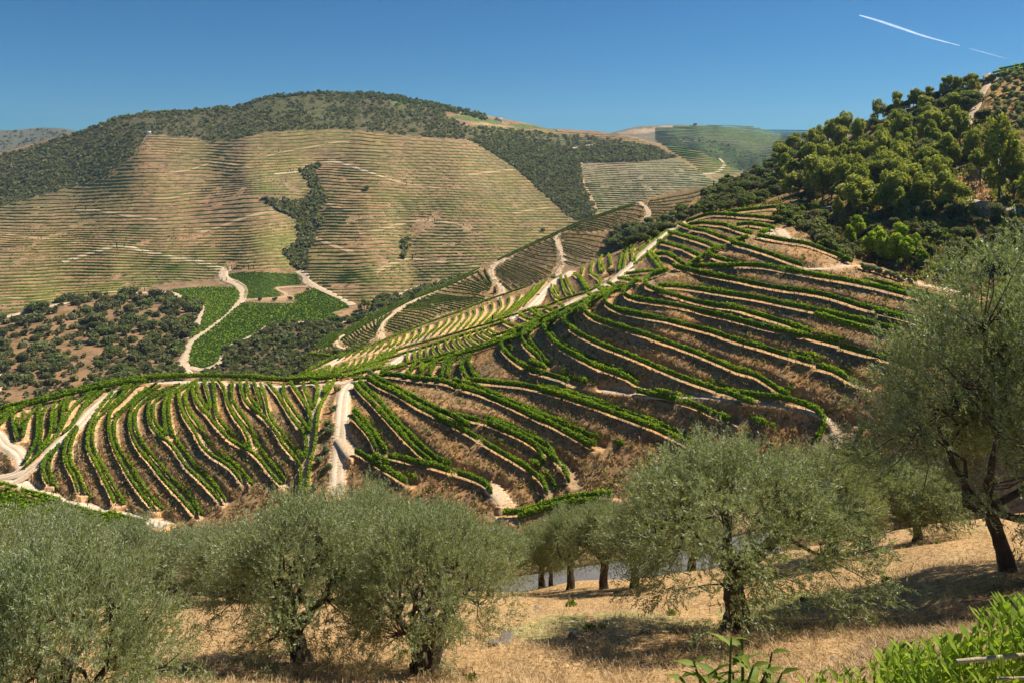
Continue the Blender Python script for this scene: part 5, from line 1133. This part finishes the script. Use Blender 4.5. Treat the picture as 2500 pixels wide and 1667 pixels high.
# ------------------------------------------------------------------ olives of the near slope
def olive_meshes(seed, H, R, trunk_h, r0, ntwig, nleaf=14, leaf=.052, lean=(0, 0), fork=False, skew=(0, 0)):
    r = np.random.default_rng(seed); tp = []
    zb = trunk_h; Hc = H-zb
    top = np.array([lean[0], lean[1], trunk_h])
    pts = [np.array([0, 0, -.5]), np.array([0, 0, .0])]+[top*np.array([t**1.3, t**1.3, t])+r.normal(0, .03, 3)*[1, 1, 0] for t in (.25, .5, .75, 1)]
    if fork:
        tp.append(tube([p+[-.05, 0, 0] for p in pts[:3]], [r0*1.5, r0*1.35, r0*1.1], 12, .12, seed))
        for s_ in (-1, 1):
            q = [pts[1]+[s_*.04, 0, .1], pts[3]+[s_*.22, .05*s_, -.1], pts[5]+[s_*.42, .1*s_, 0]]; tp.append(tube(resample(np.array(q), .15), np.linspace(r0*1.0, r0*.6, len(resample(np.array(q), .15))), 10, .13, seed+s_))
    else:
        q = resample(np.array(pts), .14); rr = np.interp(np.linspace(0, 1, len(q)), [0, .22, .5, 1], [r0*1.7, r0*1.25, r0, r0*.85]); tp.append(tube(q, rr, 14, .11, seed))
    trunk = join(tp); bp = []
    nl = 6; limbs = []
    for i in range(nl):
        a = 2*np.pi*(i+r.uniform(-.3, .3))/nl; rho = R*r.uniform(.34, .58); z = zb+Hc*r.uniform(.18, .5)
        e = np.array([math.cos(a)*rho+skew[0]*.5, math.sin(a)*rho+skew[1]*.5, z]); s_ = top+(np.array([(-1)**i*.4, (-1)**i*.1, 0]) if fork else 0)
        m_ = s_*.45+e*.55+np.array([0, 0, -.10*Hc])+r.normal(0, .12, 3); q = smooth_line(np.array([s_-[0, 0, .12], m_, e]), .25); q = q+r.normal(0, .018, q.shape)
        bp.append(tube(q, np.linspace(r0*.62, r0*.22, len(q)), 8, .09, seed+i)); limbs.append(e)
    def dome(n, lo, hi):
        a = r.uniform(0, 2*np.pi, n); u = r.uniform(lo, hi, n)**.55; ph = np.arcsin(r.uniform(-.02, 1, n)); wob = 1+.16*np.sin(3*a+seed)+.10*np.sin(5*a+2*seed)
        return np.stack([np.cos(a)*np.cos(ph)*R*u*wob+skew[0]*u, np.sin(a)*np.cos(ph)*R*u*wob+skew[1]*u, zb+.22*Hc+np.sin(ph)*Hc*.80*u*(1+.08*np.sin(4*a+seed))-(np.cos(ph)*u)**3*.16*Hc], 1)
    sec = dome(30, .12, .5); ter = dome(190, .25, 1.0); L2 = np.array(limbs)
    for e in sec:
        s_ = L2[np.argmin(np.linalg.norm(L2-e, axis=1))]; m_ = (s_+e)/2+r.normal(0, .10, 3); bp.append(tube([s_, m_, e], [r0*.22, r0*.16, r0*.10], 5))
    for e in ter:
        s_ = sec[np.argmin(np.linalg.norm(sec-e, axis=1))]; m_ = (s_+e)/2+r.normal(0, .10, 3); bp.append(tube([s_, m_, e], [.022, .014, .007], 4))
    branches = join(bp)
    nodes = np.concatenate([ter, dome(int(190*.9), .55, 1.0)]); den = r.uniform(.3, 1, len(nodes)); k = r.choice(len(nodes), ntwig, p=den/den.sum())
    base = nodes[k]+r.normal(0, .20, (ntwig, 3))*[1, 1, .85]; c = np.array([skew[0]*.4, skew[1]*.4, zb+.1*Hc]); D = base-c; D /= np.linalg.norm(D, axis=1)[:, None]
    D = D*.75+r.normal(0, .45, D.shape)+np.array([0, 0, .35]); low = base[:, 2] < zb+.25*Hc; D[low, 2] -= .4; D /= np.linalg.norm(D, axis=1)[:, None]
    Ln = r.uniform(.22, .55, ntwig); tt_ = np.linspace(.08, 1, nleaf)[None]*Ln[:, None]
    P = base[:, None]+D[:, None]*tt_[..., None]; P[..., 2] -= (tt_**2)*.18
    side = np.cross(D, r.normal(size=D.shape)); side /= np.linalg.norm(side, axis=1)[:, None]; sgn = np.where(np.arange(nleaf) % 2, 1, -1)[None, :, None]; up2 = np.cross(D, side)
    A = D[:, None]*.75+side[:, None]*sgn*.65+up2[:, None]*r.normal(0, .35, (ntwig, nleaf, 1)); A /= np.linalg.norm(A, axis=2)[..., None]
    n_ = ntwig*nleaf; A = A.reshape(-1, 3); Bq = np.cross(A, r.normal(size=A.shape)); Bq /= np.linalg.norm(Bq, axis=1)[:, None]; ll = r.uniform(.7, 1.15, n_)*leaf
    V, f = quads(P.reshape(-1, 3)+A*ll[:, None]*.8, A, Bq, ll, ll*.27, rhomb=True)
    rad = np.linalg.norm((P.reshape(-1, 3)-c)/np.array([R, R, Hc]), axis=1)
    t = np.clip(.42+np.repeat(r.normal(0, .12, ntwig), nleaf)+r.normal(0, .10, n_), 0, 1)
    hot = r.uniform(size=n_) < .03; t[hot] = r.uniform(.85, 1, hot.sum())
    return trunk, branches, (V, f, t)
OL = {}
for key, kw in dict(A=dict(seed=3, H=4.6, R=3.1, trunk_h=1.62, r0=.27, ntwig=6000, lean=(.05, 0)), B=dict(seed=5, H=4.3, R=2.35, trunk_h=1.05, r0=.25, ntwig=4600, lean=(-.5, .1)), Cc=dict(seed=8, H=4.3, R=2.7, trunk_h=1.2, r0=.36, ntwig=4900, lean=(0, .05), fork=True),
                    D=dict(seed=12, H=6.9, R=2.75, trunk_h=1.5, r0=.15, ntwig=6600, lean=(-.55, 0)), E=dict(seed=15, H=4.0, R=2.2, trunk_h=1.1, r0=.2, ntwig=3600), F=dict(seed=21, H=4.0, R=2.2, trunk_h=1.65, r0=.24, ntwig=3600)).items():
    tr, br, lv = olive_meshes(**kw)
    OL[key] = (mesh_np('trunk', *tr, M['bark'], smooth=True), mesh_np('branches', *br, M['bark'], smooth=True), mesh_np('crown', lv[0], lv[1], M['olive'], tint=lv[2]))
ODIM = dict(A=(4.6, 3.1), B=(4.3, 2.35), Cc=(4.3, 2.7), D=(6.9, 2.75), E=(4.0, 2.2), F=(4.0, 2.2))
def olive(key, px, py, top, hw, rz, label, group=None):
    """base bearing, bearing of the crown top and half width of the crown, all read off the photograph"""
    P = near.pt(px, py); H, R = ODIM[key]; k = P[1]/F
    o = ob('olive_tree', None, label=label, cat='olive tree', group=group, loc=P); s = hw*k/(R*1.08+.25); o.scale = (s, s, (py-top)*k/(H*1.04+.2)); o.rotation_euler[2] = rz; o.empty_display_size = .5
    for nm, me in zip(('trunk', 'branches', 'crown'), OL[key]): ob(nm, me, o)
    return o
for a in [('A', 1790, 1530, 1050, 350, .2, 'broad olive with one straight thick trunk standing alone on the straw'),
 ('D', 2462, 1402, 585, 365, .15, 'tallest dark olive filling the right frame edge, its trunk leaning left'),
 ('D', 2550, 1372, 620, 270, 2.1, 'upright olive trunk and crown just behind the tallest leaning one'),
 ('B', 738, 1612, 1190, 240, .0, 'olive with a bent trunk leaning left, left of the thick hollow trunk'),
 ('Cc', 1042, 1640, 1225, 235, .3, 'olive with the thickest split hollow trunk at the bottom middle'),
 ('E', 455, 1465, 1290, 150, .6, 'olive with a short forked trunk seen through the gap on the left'),
 ('A', 130, 1960, 1275, 345, 2.4, 'wide olive filling the bottom left corner, trunk hidden by its crown'),
 ('Cc', -110, 1760, 1245, 280, 1.0, 'olive cut by the left frame edge, behind the corner one'),
 ('A', 90, 1500, 1240, 190, 4.0, 'olive behind the corner one, its crown against the green vine strip'),
 ('B', 290, 1475, 1265, 150, 2.0, 'olive on the far left filling between the corner tree and the forked one'),
 ('E', 560, 1475, 1270, 130, 3.0, 'olive half hidden behind the bent-trunk tree'),
 ('B', 710, 1462, 1225, 140, 1.0, 'olive behind the bent-trunk tree, showing only its crown'),
 ('A', 890, 1460, 1175, 185, 5.0, 'olive behind the split-trunk tree, left one'),
 ('Cc', 1060, 1458, 1225, 150, 2.0, 'olive behind the split-trunk tree, right one'),
 ('E', 1195, 1452, 1275, 120, 2.8, 'olive with hidden trunk left of the grey road opening'),
 ('F', 1322, 1431, 1270, 85, 3.4, 'olive with a leaning slim trunk, first of the row beside the grey road'),
 ('F', 1345, 1430, 1300, 55, 1.0, 'olive with a short slim trunk, second of the row beside the grey road'),
 ('F', 1393, 1434, 1235, 95, 4.0, 'olive with a straight trunk, third of the row beside the grey road'),
 ('F', 1474, 1436, 1220, 105, 1.5, 'olive with a forked stout trunk, fourth of the row beside the road'),
 ('F', 1548, 1436, 1235, 105, 5.4, 'olive with a dark stout trunk, fifth of the row beside the road'),
 ('F', 1690, 1385, 1230, 95, .4, 'olive at the right end of the row beside the grey road'),
 ('F', 2035, 1368, 1090, 125, .4, 'pale olive with a short dark trunk right behind the lone broad one'),
 ('A', 2112, 1338, 1085, 160, 2.2, 'pale broad olive under the left edge of the tallest dark one'),
 ('E', 2240, 1318, 1130, 130, 1.2, 'olive seen through the gap left of the leaning trunk')]: olive(*a)

# ------------------------------------------------------------------ near ground cover
def blades(name, n, region, ln, wd, mat, lab, seed, flat=.25, nz=None, k=1, cat='grass'):
    r = np.random.default_rng(seed); x = r.uniform(region[0], region[1], n*2); y = region[2]+(region[3]-region[2])*r.uniform(0, 1, n*2)**.8
    m_ = y > np.interp(x, *near.top)+1
    if nz: m_ &= fbm(x, y*2.2, nz[0], seed) > nz[1]
    x, y = x[m_][:n], y[m_][:n]; P = near.pt(x, y); n = len(P)
    P = np.repeat(P, k, 0)+(r.normal(0, .05, (n*k, 3))*[1, 1, 0] if k > 1 else 0); n = n*k
    a = r.uniform(0, 2*np.pi, n); D = np.stack([np.cos(a), np.sin(a), np.abs(r.normal(0, flat, n))], 1); D /= np.linalg.norm(D, axis=1)[:, None]
    l = r.uniform(.5, 1.3, n)*ln; B = np.cross(D, [0, 0, 1.])+r.normal(0, .3, (n, 3)); B /= np.linalg.norm(B, axis=1)[:, None]
    C_ = P+D*l[:, None]+np.array([0, 0, .015]); V, f = quads(C_, D, B, l, r.uniform(.6, 1.2, n)*wd, rhomb=True)
    ob(name, mesh_np(name, V, f, mat, tint=np.clip(r.normal(.5, .22, n)+.25*vnoise(P[:, 0], P[:, 1], 1.2, 4), 0, 1)), kind='stuff', label=lab, cat=cat)
blades('straw', 56000, (-60, 2560, 1260, 1700), .085, .006, M['straw'], 'matted dry straw lying on the near slope', 61, .28)
blades('dry_grass', 12000, (-60, 2560, 1260, 1700), .09, .007, M['straw'], 'standing dry grass wisps on the near slope', 62, 1.4, (60, -.2))
blades('straw_clumps', 2600, (-60, 2560, 1300, 1700), .08, .008, M['straw'], 'loose heaps of dry straw on the near slope', 66, .9, (70, -.1), 12)
blades('brown_litter', 26000, (-60, 2560, 1290, 1700), .06, .010, M['rust'], 'brown plant litter on the near slope', 63, .3, (110, .0), cat='litter')
blades('green_grass', 9000, (-60, 2560, 1290, 1680), .06, .007, M['weed'], 'thin green grass patches between the olives', 64, 1.6, (130, .32))
def clump(px, py, size, n, mat, label, name='weed_clump', cat='weed', group=None):
    P = near.pt(px, py); r = np.random.default_rng(int(px*7+py)); a = r.uniform(0, 6.28, n); e = r.uniform(.15, 1.4, n)
    D = np.stack([np.cos(a)*np.cos(e), np.sin(a)*np.cos(e), np.sin(e)], 1); l = r.uniform(.5, 1, n)*size*.12; B = np.cross(D, r.normal(size=D.shape)); B /= np.linalg.norm(B, axis=1)[:, None]
    C_ = D*(size*.26*r.uniform(.2, 1, n))[:, None]*[1, 1, .8]+r.normal(0, size*.05, (n, 3))*[1, 1, .2]; V, f = quads(C_, D, B, l, l*.4, rhomb=True)
    return ob(name, mesh_np(name, V, f, mat, tint=np.clip(r.normal(.6, .2, n), 0, 1)), label=label, cat=cat, group=group, loc=P)
for x, y, s, lab in [(1394,1472,.75,'bright green weed alone on the straw before the road row'),(1440,1535,.55,'low green weed by the small upright stone'),(1470,1530,.4,'small green weed right of the low one'),(1640,1500,.5,'green weed left of the lone broad trunk'),(1960,1465,.45,'small green weed right of the lone broad trunk'),
                      (985,1600,.45,'green weed left of the split trunk'),(1150,1660,.5,'green weed at the bottom edge right of the split trunk'),(1850,1470,.4,'tiny green weed under the lone broad olive'),(450,1478,.5,'green weed at the foot of the forked trunk'),(2165,1420,.6,'green weed in front of the leaning trunk shadow'),(2290,1330,.4,'little green weed beyond the leaning trunk')]:
    clump(x, y, s, 260, M['weed'], lab)
# stones
def stone(px, py, s, label, flat=.45, rz=0.):
    P = near.pt(px, py); r = np.random.default_rng(int(px*13+py)); import bmesh
    bm = bmesh.new(); bmesh.ops.create_icosphere(bm, subdivisions=2, radius=1)
    for v in bm.verts:
        d = 1+.22*(r.random()-.5); v.co = Vector((max(-.75, min(.75, v.co.x*d)), max(-.62, min(.62, v.co.y*d)), max(-.5, min(.6, v.co.z*d))))
    me = bpy.data.meshes.new('stone'); bm.to_mesh(me); bm.free(); me.materials.append(M['rock'])
    o = ob('stone', me, label=label, cat='stone', loc=P+np.array([0, 0, s*flat*.3])); o.scale = (s, s*.7, s*flat); o.rotation_euler = (r.uniform(-.3, .3), r.uniform(-.3, .3), rz)
for x, y, s, fl, lab in [(1235,1562,.42,.3,'long flat grey slab sunk in the straw'),(1205,1572,.2,.8,'brown lump beside the long grey slab'),(1400,1552,.19,.9,'upright pointed brown stone casting a small shadow'),(1312,1480,.2,.6,'low dark mound of earth on the straw'),
    (1578,1545,.16,.5,'dark grey stone left of the lone broad trunk'),(1660,1533,.1,.5,'small grey stone nearer the lone trunk'),(1880,1565,.07,.5,'small grey stone right of the leafy plant tips'),(1850,1582,.10,.3,'flat grey stone under the lone trunk shadow'),(1830,1572,.09,.3,'flat pale stone beside the flat grey one'),
    (1905,1485,.1,.5,'pale stone on the green grass'),(2192,1358,.12,.5,'dark stone beyond the green grass, far right'),(2200,1498,.05,.4,'small stone on the right bank'),(2262,1510,.06,.4,'grey stone on the right bank beside the bush'),(2250,1542,.05,.4,'tiny grey stone below the others on the bank'),
    (2108,1605,.09,.5,'broken slate piece at the foot of the bright bush'),(2090,1592,.1,.4,'angular slate piece left of the broken one'),(2034,1612,.11,.3,'pale flat slate left of the bright bush'),(2185,1570,.09,.3,'tilted grey slate on the bank'),(2200,1585,.05,.3,'little slate chip on the bank'),(1330,1655,.12,.4,'pale stone at the bottom edge'),
    (2040,1560,.1,.35,'flat stone half buried left of the slate heap'),(2130,1578,.06,.4,'slate chip above the slate heap'),(2150,1545,.05,.4,'small brown chip on the bank')]:
    stone(x, y, s*.8, lab, fl, x*.37)
# paved road behind the olive row
xs_ = np.arange(700, 1900, 25.0); yf = np.interp(xs_, [700,1130,1240,1400,1500,1690,1900], [1455,1432,1410,1386,1370,1332,1285]); Yf = 45.0; Zf = -(yf-HY)/F*Yf; Xf = (xs_-PX0)/F*Yf
def strip(name, prof, mat, **kw):
    rows = [np.stack([Xf, np.full_like(Xf, Yf+dy), Zf+dz], 1) for dy, dz in prof]; Vs = np.stack(rows, 1); a, b = Vs.shape[:2]; i, j = np.meshgrid(np.arange(a-1), np.arange(b-1), indexing='ij')
    f = np.stack([i*b+j, i*b+j+1, (i+1)*b+j+1, (i+1)*b+j], -1).reshape(-1, 4); return ob(name, mesh_np(name, Vs.reshape(-1, 3), f, mat, **kw), kind='structure')
strip('road', [(-7, -1), (-6.6, 0), (-3.3, .06), (0, 0), (.1, -.5)], M['asphalt'])
v_ = strip('road_verge', [(0.02, -.4), (.05, .1), (1.2, .5), (2.0, .35), (6, -3.5), (14, -12)], M['near_ground'], tone=None)
a_ = v_.data.attributes.new('tone', 'FLOAT_COLOR', 'POINT'); a_.data.foreach_set('color', np.tile([.5, .36, .2, .4], len(v_.data.vertices)).astype(np.float32))

# ------------------------------------------------------------------ plants right in front of the camera
def leaf_blade(name, n_l=7, w_=.22, curl=.25, mat=None, tint=.5):
    """one pointed leaf, folded at the midrib, unit length along +x"""
    V, f = [], []
    for i in range(n_l):
        t = i/(n_l-1); hw = w_*math.sin(math.pi*min(1, t**.8*.97+.03))*(1-.25*t); z = -curl*t*t; wv = .02*math.sin(t*14)
        V += [(t, -hw, z+hw*.35+wv), (t, 0, z), (t, hw, z+hw*.35-wv)]
    for i in range(n_l-1):
        for j in (0, 1): f.append((i*3+j, i*3+j+1, i*3+j+4, i*3+j+3))
    return mesh_np(name, np.array(V), np.array(f), mat, tint=np.full(len(f), tint), smooth=True)
LEAFS = [leaf_blade('leaf', w_=.19, curl=c_, mat=M['weed'], tint=t_) for c_, t_ in ((.1, .35), (.3, .5), (.45, .7))]
LEAFB = [leaf_blade('leaf', w_=.19, curl=c_, mat=M['bright'], tint=t_) for c_, t_ in ((.05, .22), (.2, .45), (.4, .68), (.15, .5))]
def place_leaf(parent, me, P, d, size, roll=0.):
    o = ob('leaf', me, parent); d = Vector(d).normalized(); q = d.to_track_quat('X', 'Z'); o.rotation_mode = 'QUATERNION'; o.rotation_quaternion = q @ __import__('mathutils').Quaternion((1, 0, 0), roll)
    o.location = P; o.scale = (size, size, size)
def at_depth(px, py, Y): return np.array([(px-PX0)/F*Y, Y, (HY-py)/F*Y])
# serrated-leaf plant, bottom centre right
Y0 = 2.6; root = at_depth(1800, 1800, Y0)
pl = ob('leafy_plant', None, label='dark green broad-leaved plant poking up at the bottom below the lone olive', cat='plant', loc=root); stems = []
r = random.Random(4)
for tipx, tipy, b in [(1785,1556,0),(1812,1552,.04),(1885,1590,.08),(1692,1610,-.02),(1745,1632,.05),(1840,1622,-.05),(1870,1640,.03),(1660,1650,.06),(1910,1640,.0),(1720,1655,-.04),(1790,1640,.09)]:
    tip = at_depth(tipx, tipy, Y0+b)-root; m_ = tip*.5+np.array([r.uniform(-.03, .03), 0, 0]); stems.append(tube([(0, 0, 0), m_, tip], [.008, .006, .003], 5))
    for k in range(7):
        t = 1-.085*k-.02; p = tip*t if t > .5 else m_; a = k*2.4+r.uniform(-.3, .3); up = .9-.14*k
        place_leaf(pl, r.choice(LEAFS), p, (math.cos(a), math.sin(a)*.7-.3, up*.8), r.uniform(.055, .085)*(1 if k else .8), r.uniform(-.4, .4))
ob('stem', mesh_np('stem', *join(stems), M['weed'], tint=np.full(len(join(stems)[1]), .3)), pl)
# bright bush, bottom right
def bright_bush(label, outline, Y0, n, size, seed, nstuff):
    r = random.Random(seed); root = at_depth(outline[0][0]*.3+outline[-1][0]*.7, 1850, Y0); b = ob('bright_bush', None, label=label, cat='bush', loc=root)
    xs = [p[0] for p in outline]; ys = [p[1] for p in outline]; sprigs = []; st = []
    for i in range(n//9+nstuff//9):
        px = r.uniform(xs[0], xs[-1]); top = np.interp(px, xs, ys); u = r.random()
        py = top+(u**1.5)*190+r.uniform(-8, 8); Y = Y0+r.uniform(-.35, .45)-u*.3; sprigs.append((px, py, Y, u))
    sprigs.sort(key=lambda s: s[3]); P_, D_, S_ = [], [], []
    for i, (px, py, Y, u) in enumerate(sprigs):
        tip = at_depth(px, py, Y)-root; L_ = r.uniform(.16, .26); d = np.array([r.uniform(-.35, .15), r.uniform(-.3, .2), 1.]); d /= np.linalg.norm(d); foot = tip-d*L_; st.append(tube([foot-d*.15, foot, tip], [.004, .003, .0015], 4))
        for k in range(9):
            p = tip-d*L_*k/9; a = k*2.4+r.uniform(-.4, .4); ld = (math.cos(a)*.75, math.sin(a)*.75, .95-.05*k); sz = size*r.uniform(.7, 1.15)*(.7 if k == 0 else 1)
            if i < n//9: place_leaf(b, LEAFB[(i+k) % 4], p, ld, sz, r.uniform(-.6, .6))
            else: P_.append(p); D_.append(ld); S_.append(sz)
    ob('stem', mesh_np('stem', *join(st), M['bright'], tint=np.full(len(join(st)[1]), .3)), b)
    if P_:
        D = np.array(D_); D /= np.linalg.norm(D, axis=1)[:, None]; S = np.array(S_); B = np.cross(D, [0, 0, 1.]); B /= np.linalg.norm(B, axis=1)[:, None]+1e-9
        V, f = quads(np.array(P_)+D*S[:, None]*.5, D, B, S*.5, S*.2, rhomb=True); ob('foliage', mesh_np('foliage', V, f, M['bright'], tint=np.clip(np.random.default_rng(seed).normal(.5, .15, len(f)), 0, 1)), b, kind='stuff')
bright_bush('large sunlit yellow-green bush filling the bottom right corner', [(2150,1590),(2230,1575),(2330,1560),(2370,1540),(2400,1480),(2440,1465),(2500,1455),(2620,1440)], 3.4, 290, .062, 5, 2300)
bright_bush('low sunlit yellow-green bush left of the corner one', [(1960,1655),(2020,1650),(2080,1640),(2140,1610),(2200,1578),(2250,1572)], 3.6, 150, .055, 6, 700)
bright_bush('spray of thin yellow-green sprigs between leafy plant and bushes', [(1975,1640),(2030,1628),(2075,1645)], 3.0, 60, .04, 7, 0)
stk = ob('dry_stalk', mesh_np('dry_stalk', *tube([at_depth(2335, 1613, 2.9), at_depth(2420, 1605, 2.9), at_depth(2520, 1596, 2.95)], [.007, .008, .008], 6), M['twig']), label='straight straw-coloured stalk lying across the corner bush', cat='stalk')
stk = ob('dry_stalk', mesh_np('dry_stalk', *tube([at_depth(2435, 1656, 2.8), at_depth(2530, 1652, 2.8)], [.005, .005], 6), M['twig']), label='thin pale stalk at the very corner below the longer one', cat='stalk')

# ------------------------------------------------------------------ barriers, houses, poles, contrail
def barrier(slope, line, label, n_post=6, rail=.35, wd=5):
    P = on_ground(slope, line, 1.0); n = normals2(P); nm = ob('paved_road', ribbon('paved_road', slope, P, n, wd, M['asphalt'], .15, True, .8), kind='structure')
    o = ob('crash_barrier', None, label=label, cat='crash barrier', loc=P[0]); Q = P-P[0]; Q[:, :2] += n*(wd/2)
    a = len(Q); pr = [(0, .55), (.06, .68), (0, .8), (-.06, .68)]; rows = []
    for dx, dz in pr: q = Q.copy(); q[:, :2] += n*dx; q[:, 2] += dz*1.2; rows.append(q)
    V = np.stack(rows, 1).reshape(-1, 3); i, j = np.meshgrid(np.arange(a-1), np.arange(4), indexing='ij'); j2 = (j+1) % 4; f = np.stack([i*4+j, i*4+j2, (i+1)*4+j2, (i+1)*4+j], -1).reshape(-1, 4)
    ob('rail', mesh_np('rail', V, f, M['metal']), o)
    for q in resample(Q, 4.0):
        V, f = box(-.07, .07, -.07, .07, -.4, .9); ob('post', mesh_np('post', V+q, f, M['metal']), o)
barrier(wooded, cE([(1000,1112),(1030,1095),(1070,1085),(1120,1078),(1160,1072)]), 'pale crash barrier curving on the road between the bushes')
barrier(wooded, cE([(725,880),(755,872),(785,880)]), 'pale crash barrier section farthest up the road')
barrier(wooded, cE([(870,935),(910,942),(950,935)]), 'pale crash barrier behind the single eucalyptus')
def house(slope, px, py, w_, d_, h_, label, roof=True, rz=0.):
    P = slope.pt(px, py); o = ob('house', None, label=label, cat='house', loc=P); o.rotation_euler[2] = rz
    V, f = box(-w_/2, w_/2, -d_/2, d_/2, -2, h_); wl = ob('wall', mesh_np('wall', V, f, M['plaster']), o)
    if roof:
        e = .4; V = np.array([(-w_/2-e, -d_/2-e, h_), (w_/2+e, -d_/2-e, h_), (w_/2+e, d_/2+e, h_), (-w_/2-e, d_/2+e, h_), (-w_/2-e, 0, h_+d_*.3), (w_/2+e, 0, h_+d_*.3)]); me = bpy.data.meshes.new('roof')
        me.from_pydata([tuple(v) for v in V], [], [(0,1,5,4), (2,3,4,5), (0,4,3), (1,2,5), (3,2,1,0)]); me.materials.append(M['tile']); ob('roof', me, o)
    else:
        V, f = box(-w_/2-.1, w_/2+.1, -d_/2-.1, d_/2+.1, h_, h_+.3); ob('roof', mesh_np('roof', V, f, M['plaster']), o)
    for k in range(max(1, int(w_/4))):
        x = -w_/2+(k+.5)*w_/max(1, int(w_/4)); V, f = box(x-.5, x+.5, -d_/2-.06, -d_/2+.02, h_*.4, h_*.75); ob('window', mesh_np('window', V, f, M['glass']), o)
h1, = cB([(1092,243)]); house(valley, h1[0], h1[1]+2, 19, 10, 8, 'pale house with a clay roof on the skyline by the pines')
h2, = cB([(1466,318)]); house(valley, h2[0], h2[1]+1, 8, 6, 4.5, 'tiny white house right of the roofed one on the skyline', False)
h3, = cA([(950,330)]); house(valley, h3[0], h3[1]+1, 9, 7, 6, 'small white building at the top corner of the far terraces', False)
h4, = cE([(2110,850)]); house(wooded, h4[0]+4, h4[1]-6, 7, 5, 4.5, 'white house glimpsed between the tall eucalyptus trunks', False)
h5, = cE([(440,885)]); house(middle, h5[0]-2, 445, 10, 6, 3, 'low pale shed on the saddle before the distant hill', False)
for fn, (x, y), h, lab in [(c7, (1605,235), 18, 'thin pole standing among the rows at the top of the left spur'), (c2, (550,1225), 16, 'thin pole beside the winding crest road'), (c4, (605,500), 18, 'thin pole among the crest terraces')]:
    q = fn([(x, y)])[0]; P = front.pt(*q); hm = meters(h, front, *q); V, f = tube([(0, 0, -.5), (0, 0, hm)], [.13, .09], 6); o = ob('utility_pole', mesh_np('utility_pole', V, f, M['post']), label=lab, cat='pole', loc=P)
def contrail(pts, wd, label, a0):
    m, nt = new_mat('contrail_ice'); tc = nt.nodes.new('ShaderNodeTexCoord').outputs['Object']; n1 = noise(nt, tc, .0035, 5, .65)
    lw = nt.nodes.new('ShaderNodeLayerWeight'); lw.inputs[0].default_value = .35
    d = nt.nodes.new('ShaderNodeBsdfDiffuse'); d.inputs[0].default_value = (.9, .92, .95, 1); tr = nt.nodes.new('ShaderNodeBsdfTransparent'); tl = nt.nodes.new('ShaderNodeBsdfTranslucent'); tl.inputs[0].default_value = (.9, .92, .95, 1)
    ad = nt.nodes.new('ShaderNodeAddShader'); L(nt, d.outputs[0], ad.inputs[0]); L(nt, tl.outputs[0], ad.inputs[1])
    fade = mathn(nt, 'POWER', mathn(nt, 'SUBTRACT', 1.0, lw.outputs['Facing']), 2.0); al = mathn(nt, 'MULTIPLY', mathn(nt, 'MULTIPLY', fade, ramp(nt, n1, [(.3, (.7,)*3), (.6, (1,)*3)])), a0, True)
    ms = nt.nodes.new('ShaderNodeMixShader'); L(nt, al, ms.inputs[0]); L(nt, tr.outputs[0], ms.inputs[1]); L(nt, ad.outputs[0], ms.inputs[2]); o = nt.nodes.new('ShaderNodeOutputMaterial'); L(nt, ms.outputs[0], o.inputs[0])
    Y = 22000; q = smooth_line(pts, 6); Pw = np.stack([(q[:, 0]-PX0)/F*Y, np.full(len(q), Y), (HY-q[:, 1])/F*Y], 1); t = np.linspace(0, 1, len(q)); rad = wd*(np.sin(np.pi*np.clip(t*.9+.02, 0, 1))**.5)*(1.25-t*.9)*(1+.12*vnoise(q[:, 0], q[:, 1], 14, 3))+4
    V, f = tube(Pw, rad, 12); o = ob('contrail', mesh_np('contrail', V, f, m, smooth=True), label=label, cat='contrail'); o.visible_shadow = True
contrail([(2098,38), (2140,50), (2200,70), (2260,90), (2342,112)], 38, 'long white contrail slanting down over the right hill', .38)
contrail([(2368,119), (2410,131), (2460,144)], 16, 'short faint end of the contrail lower right', .2)

# ------------------------------------------------------------------ air
mh, nt = new_mat('haze_air'); pv = nt.nodes.new('ShaderNodeVolumePrincipled'); pv.inputs['Color'].default_value = (.55, .76, 1, 1); pv.inputs['Density'].default_value = .000045; pv.inputs['Anisotropy'].default_value = .2
o_ = nt.nodes.new('ShaderNodeOutputMaterial'); L(nt, pv.outputs[0], o_.inputs['Volume'])
V, f = box(-5200, 5600, -300, 9800, -183, 560); ob('haze', mesh_np('haze', V, f, mh), kind='stuff', label='thin summer haze filling the valley', cat='haze')
